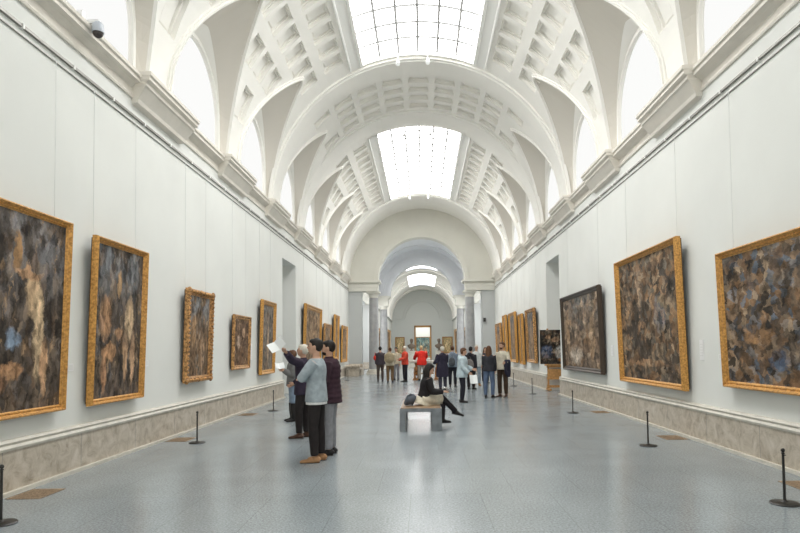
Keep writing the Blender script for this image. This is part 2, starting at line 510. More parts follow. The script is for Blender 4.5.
            strips = [rail_pts(0, -.02), rail_pts(0, .07), rail_pts(.45, .07), rail_pts(.5, .035), rail_pts(.95, .035), rail_pts(1, -.01)]
            for a in range(len(strips)-1):
                for b in range(len(path)-1):
                    ribs.quad(strips[a][b], strips[a][b+1], strips[a+1][b+1], strips[a+1][b])

vo = struct(vault.build('ceiling', [M['vault'], M['coffer'], M['vault_cone_shade']]))

# transverse rings (raised bands across the vault)
ribs_n = 1
for r0, r1 in RINGS:
    mb = MB(); prof = [(r0, .03), (r0, -.06), (r0+.10, -.06), (r0+.13, -.09), (r1-.13, -.09), (r1-.10, -.06), (r1, -.06), (r1, .03)]
    N = 56
    for i in range(N):
        e0, e1 = 3+174*i/N, 3+174*(i+1)/N
        for a in range(len(prof)-1):
            (y0, d0), (y1, d1) = prof[a], prof[a+1]
            f = lambda y, e, d: ((RV+d)*math.cos(R(e)), y, ZC+(RV+d)*math.sin(R(e)))
            mb.quad(f(y0, e0, d0), f(y0, e1, d0), f(y1, e1, d1), f(y1, e0, d1))
    # keep the ring clear of groin openings at its feet: piers only
    struct(mb.build('trim_%d' % ribs_n, M['vault'])); ribs_n += 1
struct(ribs.build('trim_%d' % ribs_n, M['trimw'] if False else M['vault'])); ribs_n += 1

# skylights: glass shell + bars + frame
for n, (s0, s1) in enumerate(SKY):
    H2 = 90-ESKY
    g = MB(); N = 16
    for i in range(N):
        a0, a1 = ESKY+2*H2*i/N, ESKY+2*H2*(i+1)/N
        f = lambda y, a: ((RV+.16)*math.cos(R(a)), y, ZC+(RV+.16)*math.sin(R(a)))
        g.quad(f(s0, a0), f(s0, a1), f(s1, a1), f(s1, a0))
    win = struct(g.build('window_%d' % (n+1), M['skylight'], smooth=True, fix=False))
    fr = MB()
    f = lambda y, a, d: ((RV+d)*math.cos(R(a)), y, ZC+(RV+d)*math.sin(R(a)))
    for aa in (ESKY, 180-ESKY):
        fr.quad(f(s0, aa, 0), f(s1, aa, 0), f(s1, aa, .17), f(s0, aa, .17))
    for yy in (s0, s1):
        for i in range(N):
            a0, a1 = ESKY+2*H2*i/N, ESKY+2*H2*(i+1)/N
            fr.quad(f(yy, a0, 0), f(yy, a1, 0), f(yy, a1, .17), f(yy, a0, .17))
    # raised flat border outside the opening
    for sg in (0, 1):
        A = lambda e: e if sg == 0 else 180-e
        pr = [(ESKY-.2, -.0), (ESKY-.2, -.05), (ESKY-1.0, -.05), (ESKY-1.3, -.02), (ESKY-4.6, -.02), (ESKY-4.9, -.05), (ESKY-5.4, -.05), (ESKY-5.5, 0.01)]
        for i in range(len(pr)-1):
            fr.quad(f(s0, A(pr[i][0]), pr[i][1]), f(s1, A(pr[i][0]), pr[i][1]), f(s1, A(pr[i+1][0]), pr[i+1][1]), f(s0, A(pr[i+1][0]), pr[i+1][1]))
    fo = fr.build('skylight_border', M['trimw'], win)
    bars = MB()
    for i in range(1, 6):
        a = ESKY+2*H2*i/6
        c0 = Vector(f(s0, a, .12)); c1 = Vector(f(s1, a, .12))
        bars.box(c0.x-.035, s0, c0.z-.03, c0.x+.035, s1, c0.z+.03)
    ny = round((s1-s0)/.82)
    for j in range(1, ny):
        y = s0+(s1-s0)*j/ny
        pts = [f(y, ESKY+2*H2*i/12, .12) for i in range(13)]
        bars.loft(pts, [(.055, .035)]*13, side=(0, 1, 0), seg=4)
    bars.build('glazing_bars', M['bar'], win)

# lunette windows
nw = 4
for sgn, yc, prof in lun_glass:
    if yc < 3: continue
    g = MB(); n = len(prof)
    g.add([(sgn*(W+.08), u, v) for u, v in prof], [tuple(range(n))])
    wo = struct(g.build('window_%d' % nw, M['lunette'], fix=False)); nw += 1
    fr = MB()
    def off(d): # inset profile
        pts = [(yc+(LUN_R-d)*math.cos(math.pi*i/28), LUN_Z+(LUN_R-d)*math.sin(math.pi*i/28)) for i in range(29)]
        return [(yc+LUN_R-d, 6.2)] + pts + [(yc-LUN_R+d, 6.2)]
    loops = [(off(-.005), .01), (off(.0), .0), (off(.085), .0), (off(.09), .05), (off(.105), .05), (off(.105), .08)]
    for a in range(5):
        (p0, x0), (p1, x1) = loops[a], loops[a+1]
        for b in range(n-1):
            fr.quad((sgn*(W+x0), *p0[b]), (sgn*(W+x0), *p0[b+1]), (sgn*(W+x1), *p1[b+1]), (sgn*(W+x1), *p1[b]))
    fr.build('window_frame', M['vault'], wo)
# blank lunettes behind the camera are filled with plaster
bk = MB()
for sgn, yc, prof in lun_glass:
    if yc < 3: bk.add([(sgn*(W+.30), u, v) for u, v in prof], [tuple(range(len(prof)))])
struct(bk.build('wall_upper', M['wall'], fix=False))

# ---------------------------------------------------------------- floor and walls
fl = MB(); fl.quad((-9, Y0, 0), (9, Y0, 0), (9, 93, 0), (-9, 93, 0)); struct(fl.build('floor', M['floor'], fix=False))
DY0, DY1, DZ = 20.38, 22.52, 4.78
for sgn, nm in ((-1, 'left'), (1, 'right')):
    x0, x1 = sorted((sgn*W, sgn*(W+1.1)))
    w = MB()
    w.box(x0, Y0, 0, x1, DY0, 6.2); w.box(x0, DY1, 0, x1, Y1+.8, 6.2); w.box(x0, DY0, DZ, x1, DY1, 6.2)
    struct(w.build('wall_'+nm, M['wall']))
    # room behind the doorway
    rm = MB(); xa, xb = sgn*(W+1.1), sgn*(W+4.2)
    a, b = sorted((xa, xb))
    rm.quad((xb, 17, 0), (xb, 26, 0), (xb, 26, 6), (xb, 17, 6))
    rm.quad((a, 17, 0), (b, 17, 0), (b, 17, 6), (a, 17, 6)); rm.quad((a, 26, 0), (b, 26, 0), (b, 26, 6), (a, 26, 6))
    rm.quad((a, 17, 6), (b, 17, 6), (b, 26, 6), (a, 26, 6))
    struct(rm.build('wall_side_room_'+nm, M['wall'], fix=False))
    g = MB(); g.box(a+.9, 19.5, 5.9, b-.9, 23.5, 5.95); struct(g.build('window_%d' % nw, M['dimlight'])); nw += 1  # unseen ceiling panel added to light the side room
    # skirting
    bb = MB()
    fn = lambda aa, b_, t: (sgn*(W-aa), t, b_)
    prof = [(0, 0), (.10, 0), (.10, .05), (.055, .055), (.055, .50), (0, .50)]
    cap = [(0, .50), (.075, .50), (.085, .53), (.06, .56), (.075, .59), (.05, .62), (0, .62)]
    foot = [(.0, 0), (.115, 0), (.115, .045), (.0, .045)]
    for (p, q) in ((Y0, DY0), (DY1, Y1)):
        bb.prism([(0, .045), (.06, .045), (.06, .50), (0, .50)], p, q, fn, 0)
        bb.prism(cap, p, q, fn, 1); bb.prism(foot, p, q, fn, 1)
        y = p+1.1
        while y < q:                        # stone joints
            bb.box(min(sgn*(W-.061), sgn*(W-.05)), y, .05, max(sgn*(W-.061), sgn*(W-.05)), y+.008, .5, 2); y += 1.55
    struct(bb.build('baseboard_'+nm, [M['stone'], M['stonelight'], M['rail']]))
    # cornice with moulded profile
    cn = MB()
    prof = [(0, 5.80), (.03, 5.80), (.04, 5.83), (.025, 5.86), (.025, 5.96), (.05, 5.98), (.10, 6.02), (.17, 6.04), (.17, 6.10), (.20, 6.115), (.20, 6.17), (.18, 6.19), (0, 6.20)]
    cn.prism(prof, Y0, Y1, fn, 0)
    cn.prism([(0, 6.205), (-.33, 6.205), (-.33, 6.18), (0, 6.18)], Y0, Y1, fn, 0)
    struct(cn.build('cornice_'+nm if False else 'trim_%d' % (ribs_n), M['cornice'])); ribs_n += 1
    # hanging rail: two thin rods on clips
    rl = MB()
    rl.box(min(sgn*(W-.035), sgn*W), Y0, 5.50, max(sgn*(W-.035), sgn*W), Y1, 5.535)
    rl.box(min(sgn*(W-.02), sgn*W), Y0, 5.40, max(sgn*(W-.02), sgn*W), Y1, 5.412)
    y = Y0+.6
    while y < Y1:
        rl.box(min(sgn*(W-.045), sgn*W), y, 5.485, max(sgn*(W-.045), sgn*W), y+.03, 5.545, 1); y += 1.05
    struct(rl.build('trim_%d' % ribs_n, [M['rail'], M['trimw']])); ribs_n += 1
bw = MB(); bw.quad((-5.2, Y0, 0), (5.2, Y0, 0), (5.2, Y0, 11), (-5.2, Y0, 11)); struct(bw.build('wall_back', M['wall'], fix=False))

# impost blocks: one thing each
IB = MB()
pr = [(0, 5.70), (.10, 5.73), (.12, 5.79), (.24, 5.97), (.27, 5.99), (.27, 6.05), (.33, 6.08), (.33, 6.13), (.36, 6.15), (.36, 6.21), (0, 6.24)]
def imp_ring(e): return [(-.0, 0)]
n = len(pr); vs = []; half = 1.08
for yy, s_ in ((-1, -1), (1, 1)):
    for (a, z) in pr:
        hh = half - (.36-a)*.35
        if a == 0 and z > 6: hh = half
        if a == 0 and z < 5.8: hh = half-.13
        vs.append((a, s_*hh, z))
fs = [(i, (i+1) % n, n+(i+1) % n, n+i) for i in range(n)]
IB.add(vs, fs)
for s_ in (0, 1):       # moulded end faces: fan to the wall plane
    base = len(IB.v)
    o = s_*n
    IB.add([vs[o+i] for i in range(n)]+[(0, vs[o+i][1], vs[o+i][2]) for i in range(n)], [(i, i+1, n+i+1, n+i) for i in range(n-1)])
ib_me = IB.mesh('impost_block', M['cornice'])
import bmesh as _bm
_b = _bm.new(); _b.from_mesh(ib_me); _bm.ops.remove_doubles(_b, verts=_b.verts, dist=1e-4); _bm.ops.recalc_face_normals(_b, faces=_b.faces); _b.to_mesh(ib_me); _b.free()
ordn = ['nearest', 'second', 'third', 'fourth', 'fifth', 'sixth', 'farthest']
for sgn, nm in ((-1, 'left'), (1, 'right')):
    for k in range(0, 7):
        o = bpy.data.objects.new('trim_%d' % ribs_n, ib_me); col.objects.link(o); ribs_n += 1
        o.location = (sgn*W, pier(k)+.24, 0)
        if sgn > 0: o.rotation_euler.z = math.pi
        struct(o)

# ---------------------------------------------------------------- end wall, vestibule, far gallery
def arch_wall(name, ya, yb, r_open, material, top=ZC+RV+.3, xw=W+.4, rings=()):
    mb = MB(); N = 40
    inn = [(r_open*math.cos(math.pi*i/N), ZC+r_open*math.sin(math.pi*i/N)) for i in range(N+1)]
    outp = []
    for i in range(N+1):
        a = math.pi*i/N; c, s_ = math.cos(a), math.sin(a)
        tx = xw/abs(c) if abs(c) > 1e-6 else 1e9; tz = (top-ZC)/s_ if s_ > 1e-6 else 1e9
        t = min(tx, tz); outp.append((c*t, ZC+s_*t))
    ci = [i for i in range(N) if (outp[i][0] != outp[i+1][0]) and (outp[i][1] != outp[i+1][1])]
    for y in (ya, yb):
        for i in range(N):
            mb.quad((inn[i][0], y, inn[i][1]), (inn[i+1][0], y, inn[i+1][1]), (outp[i+1][0], y, outp[i+1][1]), (outp[i][0], y, outp[i][1]))
            if i in ci:   # corner
                cx = xw*(1 if outp[i][0] > 0 else -1)
                mb.add([(outp[i][0], y, outp[i][1]), (outp[i+1][0], y, outp[i+1][1]), (cx, y, top)], [(0, 1, 2)])
    for i in range(N):
        mb.quad((inn[i][0], ya, inn[i][1]), (inn[i+1][0], ya, inn[i+1][1]), (inn[i+1][0], yb, inn[i+1][1]), (inn[i][0], yb, inn[i][1]), 0)
    # archivolt: thin raised ring on the near face
    for (ra, rb, d) in ((r_open, r_open+.28, .05), (r_open+.22, r_open+.30, .09)) + tuple(rings):
        for i in range(N):
            a0, a1 = math.pi*i/N, math.pi*(i+1)/N
            P = lambda r, a, y: (r*math.cos(a), y, ZC+r*math.sin(a))
            mb.quad(P(ra, a0, ya-d), P(ra, a1, ya-d), P(rb, a1, ya-d), P(rb, a0, ya-d))
            mb.quad(P(rb, a0, ya-d), P(rb, a1, ya-d), P(rb, a1, ya), P(rb, a0, ya))
            mb.quad(P(ra, a0, ya-d), P(ra, a1, ya-d), P(ra, a1, ya+.01), P(ra, a0, ya+.01))
    return struct(mb.build(name, material, fix=False))
E1a, E1b = Y1, Y1+.8
arch_wall('wall_end', E1a, E1b, 2.8, M['endwall'])
arch_wall('wall_vestibule_end', 50.0, 50.8, 2.62, M['blue'], rings=((3.12, 3.20, .06), (3.30, 3.36, .10), (3.42, 3.52, .14)))
def entablature(mb, x0, x1, y0, y1, z0=5.35, d=.0):
    mb.box(x0, y0, z0, x1, y1, z0+.26); mb.box(x0-.02, y0-.02, z0+.26, x1+.02, y1+.02, z0+.50)
    mb.box(x0-.10, y0-.10, z0+.50, x1+.10, y1+.10, z0+.56); mb.box(x0-.18, y0-.18, z0+.56, x1+.18, y1+.18, z0+.70)
en = MB()
for s_ in (-1, 1):
    for (ya, yb) in ((E1a-.12, E1b+.02), (49.9, 50.9)):
        xs = sorted((s_*2.83, s_*(W+.02)))
        entablature(en, xs[0], xs[1], ya, yb)
    xs = sorted((s_*3.9, s_*4.5)); entablature(en, xs[0], xs[1], E1b+.25, 49.6)
struct(en.build('trim_%d' % ribs_n, M['endwall'])); ribs_n += 1
pp = MB()
for s_ in (-1, 1):
    for (ya, yb) in ((E1a, E1b), (50, 50.8)):
        a, b = sorted((s_*3.88, s_*(W+.4))); pp.box(a, ya, 0, b, yb, 5.35)
        pp.box(a-.04, ya-.04, 0, b+.04, yb+.02, .55, 1)
        pp.box(a-.03, ya-.03, 5.12, b+.03, yb, 5.18); 
struct(pp.build('wall_end_piers', [M['endpier'], M['stone']])); 
# vestibule shell
vs_ = MB(); N = 40; rb = 3.9
for i in range(N):
    a0, a1 = math.pi*i/N, math.pi*(i+1)/N
    vs_.quad(*[(rb*math.cos(a), y, ZC+rb*math.sin(a)) for a, y in ((a0, E1b), (a1, E1b), (a1, 50), (a0, 50))])
for yy in (41.5, 44.6, 47.7):
    for i in range(N):
        a0, a1 = math.pi*i/N, math.pi*(i+1)/N
        for (ra, ya, rb_, yb) in ((rb, yy, rb-.08, yy), (rb-.08, yy, rb-.08, yy+.25), (rb-.08, yy+.25, rb, yy+.25)):
            vs_.quad((ra*math.cos(a0), ya, ZC+ra*math.sin(a0)), (ra*math.cos(a1), ya, ZC+ra*math.sin(a1)), (rb_*math.cos(a1), yb, ZC+rb_*math.sin(a1)), (rb_*math.cos(a0), yb, ZC+rb_*math.sin(a0)))
for s_ in (-1, 1):
    vs_.quad((s_*3.88, E1b, 6.06), (s_*(W+1.4), E1b, 6.06), (s_*(W+1.4), 50, 6.06), (s_*3.88, 50, 6.06))
    vs_.quad((s_*(W+1.4), E1b, 0), (s_*(W+1.4), 50, 0), (s_*(W+1.4), 50, 6.1), (s_*(W+1.4), E1b, 6.1))
    vs_.quad((s_*(W), E1b, 0), (s_*(W+1.4), E1b, 0), (s_*(W+1.4), E1b, 6.1), (s_*W, E1b, 6.1))
    vs_.quad((s_*(W+.3), 49.98, 0), (s_*(W+1.4), 49.98, 0), (s_*(W+1.4), 49.98, 6.1), (s_*(W+.3), 49.98, 6.1))
struct(vs_.build('wall_vestibule', M['blue'], fix=False))
g = MB()
for i in range(8):
    t0, t1 = 68+44*i/8, 68+44*(i+1)/8
    g.quad(*[(3.86*math.cos(R(t)), y, ZC+3.86*math.sin(R(t))) for t, y in ((t0, 39.9), (t1, 39.9), (t1, 43.6), (t0, 43.6))])
crown_fill = struct(g.build('window_%d' % nw, M['skylight'], fix=False)); nw += 1  # unseen crown panel added to light the far arch face
fr = MB()
for y in (39.85, 41.1, 42.35, 43.6): fr.loft([(3.84*math.cos(R(t)), y, ZC+3.84*math.sin(R(t))) for t in range(67, 114, 5)], .03, side=(0, 1, 0), seg=6)
fr.build('glazing_bars', M['bar'], crown_fill)
for s_ in (-1, 1):
    for yc_ in (42.0, 47.0):
        g = MB(); a, b = sorted((s_*(W+1.36), s_*(W+1.39))); g.box(a, yc_-1.3, 2.0, b, yc_+1.3, 5.6)
        wo = struct(g.build('window_%d' % nw, M['sidefill'])); nw += 1  # glowing pane added to bring light into the vestibule
        fr = MB(); a, b = sorted((s_*(W+1.28), s_*(W+1.38)))
        fr.box(a, yc_-1.42, 1.9, b, yc_-1.3, 5.7); fr.box(a, yc_+1.3, 1.9, b, yc_+1.42, 5.7)
        fr.box(a, yc_-.03, 2.0, b, yc_+.03, 5.6); fr.box(a, yc_-1.42, 5.6, b, yc_+1.42, 5.72); fr.box(a, yc_-1.42, 1.88, b, yc_+1.42, 2.0); fr.box(a, yc_-1.3, 3.8, b, yc_+1.3, 3.86)
        fr.build('window_frame', M['trimw'], wo)
# far gallery
YF0, YF1 = 50.8, 92.
fg = MB(); N = 48
FS = [(55.5, 67.5), (72.0, 85.0)]
hs = 22.0
ysf = [YF0, 55.5, 67.5, 72.0, 85.0, YF1]
for a, b in zip(ysf, ysf[1:]):
    sky = (a, b) in FS
    angs = [180*i/N for i in range(N+1)] 
    angs = sorted(set([x for x in angs if not (90-hs-2 < x < 90-hs+2 or 90+hs-2 < x < 90+hs+2)] + [90-hs, 90+hs]))
    for i in range(len(angs)-1):
        m_ = (angs[i]+angs[i+1])/2
        if sky and abs(m_-90) < hs: continue
        fg.quad(*[(RV*math.cos(R(t)), y, ZC+RV*math.sin(R(t))) for t, y in ((angs[i], a), (angs[i+1], a), (angs[i+1], b), (angs[i], b))])
for (ra, rb2) in ((YF0, 52.2), (68.4, 71.2), (88.5, 90.0), (58.5, 58.9), (62.5, 62.9), (76, 76.4), (80.2, 80.6)):
    for i in range(N):
        a0, a1 = math.pi*i/N, math.pi*(i+1)/N
        if (rb2-ra) < .6 and abs((a0+a1)/2-math.pi/2) < R(hs+3): continue
        for (r_1, y_1, r_2, y_2) in ((RV, ra, RV-.14, ra), (RV-.14, ra, RV-.14, rb2), (RV-.14, rb2, RV, rb2)):
            fg.quad((r_1*math.cos(a0), y_1, ZC+r_1*math.sin(a0)), (r_1*math.cos(a1), y_1, ZC+r_1*math.sin(a1)), (r_2*math.cos(a1), y_2, ZC+r_2*math.sin(a1)), (r_2*math.cos(a0), y_2, ZC+r_2*math.sin(a0)))
struct(fg.build('ceiling_far_gallery', M['vault'], fix=False))
for a, b in FS:
    g = MB()
    for i in range(12):
        t0, t1 = 90-hs+2*hs*i/12, 90-hs+2*hs*(i+1)/12
        g.quad(*[((RV+.1)*math.cos(R(t)), y, ZC+(RV+.1)*math.sin(R(t))) for t, y in ((t0, a), (t1, a), (t1, b), (t0, b))])
    struct(g.build('window_%d' % nw, M['farlight'], fix=False)); nw += 1
fw = MB()
for s_ in (-1, 1):
    a, b = sorted((s_*W, s_*(W+.4))); fw.box(a, YF0, 0, b, YF1+.4, 6.2)
    a, b = sorted((s_*(W-.22), s_*W)); fw.box(a, YF0, 5.9, b, YF1, 6.12)
    fw.box(a, YF0, 0, b, YF1, .5, 1) if False else None
struct(fw.build('wall_far_sides', [M['wall'], M['stone']]))
fe = MB()
# end wall with door opening X -1.05..1.45 z 0..5.2
dx0, dx1, dz = -1.2, 1.3, 5.1
fe.box(-W-.3, YF1, 0, dx0, YF1+.4, 11); fe.box(dx1, YF1, 0, W+.3, YF1+.4, 11); fe.box(dx0, YF1, dz, dx1, YF1+.4, 11)
for s_ in (-1, 1):
    a, b = sorted((s_*2.9, s_*W)); fe.box(a, YF1-.18, 6.15, b, YF1, 6.38)
for i in range(32):
    a0, a1 = math.pi*i/32, math.pi*(i+1)/32
    P = lambda r, a, y: (r*math.cos(a), y, 6.3+r*math.sin(a))
    for (r_1, y_1, r_2, y_2) in ((2.55, YF1, 2.6, YF1-.2), (2.6, YF1-.2, 2.95, YF1-.2), (2.95, YF1-.2, 3.0, YF1)):
        fe.quad(P(r_1, a0, y_1), P(r_1, a1, y_1), P(r_2, a1, y_2), P(r_2, a0, y_2))
struct(fe.build('wall_far_end', M['far']))
rm = MB()
rm.quad((-4, 99, 0), (4, 99, 0), (4, 99, 7), (-4, 99, 7)); rm.quad((-4, 92.4, 0), (-4, 99, 0), (-4, 99, 7), (-4, 92.4, 7)); rm.quad((4, 92.4, 0), (4, 99, 0), (4, 99, 7), (4, 92.4, 7)); rm.quad((-4, 92.4, 7), (4, 92.4, 7), (4, 99, 7), (-4, 99, 7))
rm.quad((-4, 92.4, -.001), (4, 92.4, -.001), (4, 99, -.001), (-4, 99, -.001))
struct(rm.build('wall_last_room', M['wall'], fix=False))
g = MB(); g.box(-2.5, 94, 6.9, 2.5, 97.5, 6.95); struct(g.build('window_%d' % nw, M['farlight'])); nw += 1
df = MB(); 
df.box(dx0-.05, YF1-.12, 0, dx0+.16, YF1+.1, dz+.02); df.box(dx1-.16, YF1-.12, 0, dx1+.05, YF1+.1, dz+.02); df.box(dx0-.05, YF1-.12, dz-.2, dx1+.05, YF1+.1, dz+.1)
struct(df.build('door_1', M['wood']))

# columns: base, shaft with entasis, capital
def column(x, y, h, r, label, group):
    e = empty('column', (x, y, 0)); tag(e, label, 'column', group)
    b = MB(); b.box(-r*1.45, -r*1.45, 0, r*1.45, r*1.45, .14); b._lathe([(r*1.4, .14), (r*1.42, .2), (r*1.2, .25), (r*1.25, .3), (r*1.05, .34)], (0, 0, 0), 28, 0)
    b.build('base', M['stonelight'], e)
    s2 = MB(); s2._lathe([(r*1.04, .34), (r, .42), (r, 1.6), (r*.97, 2.8), (r*.90, h-.5), (r*.87, h-.42), (r*.93, h-.4)], (0, 0, 0), 28, 0)
    s2.build('shaft', M['column'], e, smooth=True)
    c = MB(); c._lathe([(r*.86, h-.40), (r*.88, h-.24), (r*1.0, h-.22), (r*1.18, h-.12)], (0, 0, 0), 28, 0)
    c.box(-r*1.3, -r*1.3, h-.12, r*1.3, r*1.3, h)
    c.build('capital', M['endwall'], e)
for s_, sn in ((-1, 'left'), (1, 'right')):
    column(s_*3.13, E1a+.42, 5.35, .33, 'grey marble column on the %s side of the arch at the end of the hall' % sn, 'columns of the end arches')
    column(s_*3.22, 50.35, 5.35, .33, 'farther grey marble column seen just inside the near one, on the %s side' % sn, 'columns of the end arches')
# small dark wall speaker on the right pier
sp = MB(); sp.box(3.95, E1a-.16, 3.3, 4.1, E1a-.02, 3.55); sp.box(4.0, E1a-.05, 3.4, 4.05, E1a+.01, 3.45)
tag(sp.build('wall_speaker', M['black']), 'small black speaker fixed high on the pale pier right of the end arch', 'speaker')
# ---------------------------------------------------------------- paintings
CV = {}
flesh = (.50, .30, .17); brown = (.055, .036, .024); blueg = (.16, .18, .21)
CV['g1'] = canvas_mat('oil_dusky_grey_brown', (.042, .034, .028), (.15, .13, .12), (.30, .20, .12),
    [(.42, .80, .05, .11, (.35, .20, .09)), (.62, .60, .10, .14, (.58, .41, .25)), (.70, .38, .07, .26, (.64, .47, .29)), (.56, .70, .16, .035, (.50, .30, .17)), (.78, .20, .05, .17, (.50, .30, .17)), (.12, .42, .14, .20, (.34, .17, .08)), (.16, .14, .22, .06, (.34, .18, .09)), (.42, .37, .09, .07, (.20, .26, .34)), (.40, .20, .14, .05, (.38, .21, .11))], 1, 4, 3, top=(.22, .22, .23), cellmix=.3)
CV['g2'] = canvas_mat('oil_dusky_grey_flesh', (.045, .036, .03), (.14, .13, .13), (.26, .18, .11),
    [(.48, .76, .05, .10, (.35, .22, .11)), (.72, .52, .11, .17, (.62, .45, .28)), (.66, .26, .06, .18, (.52, .33, .19)), (.82, .26, .06, .20, (.56, .36, .22)), (.22, .52, .13, .15, (.42, .24, .13)), (.30, .30, .16, .06, (.48, .27, .14)), (.22, .16, .06, .14, (.40, .22, .12)), (.50, .42, .1, .05, (.42, .24, .13))], 2, 4, 3, top=(.20, .21, .22), cellmix=.3)
CV['g3'] = canvas_mat('oil_warm_brown', (.10, .065, .04), (.30, .20, .12), (.20, .20, .18),
    [(.7, .3, .10, .26, (.46, .31, .20)), (.28, .55, .14, .2, (.38, .23, .12))], 3, 4, 3, top=(.20, .21, .22))
CV['g4'] = canvas_mat('oil_rust_brown', (.075, .045, .028), (.36, .24, .16), (.26, .13, .06),
    [(.65, .72, .12, .12, (.45, .30, .19)), (.3, .5, .12, .16, (.5, .38, .29))], 4, 4, 3)
CV['g5'] = canvas_mat('oil_grey_with_pale_upright', (.10, .09, .08), (.20, .17, .14), (.32, .22, .14),
    [(.55, .4, .10, .34, (.46, .34, .24)), (.5, .82, .16, .08, (.22, .16, .12))], 5, 3, 3, top=(.22, .20, .18))
CV['g6'] = canvas_mat('oil_amber_brown', (.15, .10, .06), (.32, .20, .11), (.24, .20, .15), [(.5, .4, .3, .3, (.36, .23, .13))], 6, 3, 3)
CV['r1'] = canvas_mat('oil_crowded_ochre_blue', (.04, .032, .026), (.34, .22, .13), (.13, .16, .20),
    [(.5, .93, .6, .05, (.10, .085, .08)), (.28, .74, .05, .10, (.12, .15, .19)), (.44, .50, .03, .42, (.03, .025, .02)), (.34, .36, .16, .08, (.30, .17, .08)), (.50, .18, .10, .08, (.07, .10, .16)), (.2, .66, .08, .12, (.06, .045, .04))], 7, 5, 4, top=(.16, .14, .12), cells=22, cellmix=.8)
CV['r2'] = canvas_mat('oil_crowded_dark', (.038, .03, .024), (.36, .22, .12), (.20, .17, .13),
    [(.70, .52, .10, .16, (.20, .27, .36)), (.74, .62, .07, .05, (.45, .40, .28)), (.38, .76, .06, .20, (.30, .20, .14)), (.4, .14, .45, .03, (.42, .25, .14))], 8, 6, 5, top=(.075, .07, .065), cells=26, cellmix=.75)
CV['r3'] = canvas_mat('oil_pale_figures_dark', (.075, .055, .04), (.50, .38, .27), (.30, .20, .13),
    [(.34, .18, .20, .16, (.52, .44, .36)), (.80, .42, .07, .34, (.46, .31, .18)), (.12, .5, .06, .3, (.40, .26, .15)), (.52, .48, .1, .14, (.06, .05, .045))], 9, 5, 3, top=(.22, .22, .21), cells=12, cellmix=.6)
CV['r4'] = canvas_mat('oil_grey_orange', (.12, .09, .065), (.36, .22, .12), (.22, .22, .22), [(.5, .4, .2, .35, (.36, .24, .15))], 10, 3, 3, top=(.16, .17, .18))
CV['easel'] = canvas_mat('oil_copy_blue_white', (.02, .018, .016), (.36, .28, .20), (.14, .07, .04),
    [(.22, .36, .22, .20, (.07, .10, .17)), (.62, .34, .16, .20, (.44, .44, .42)), (.5, .72, .13, .09, (.42, .26, .16)), (.25, .78, .10, .07, (.36, .22, .13)), (.80, .66, .09, .09, (.38, .24, .15)), (.8, .12, .25, .08, (.25, .11, .04))], 11, 3, 3)
CV['far'] = canvas_mat('oil_teal_landscape', (.08, .13, .13), (.30, .24, .16), (.16, .26, .26), [(.7, .3, .12, .2, (.45, .24, .12))], 12, 3, 3)
CV['pale'] = canvas_mat('oil_pale_yellow', (.34, .26, .14), (.80, .62, .34), (.75, .55, .28), [(.5, .5, .4, .4, (.80, .64, .38))], 13, 2, 2)

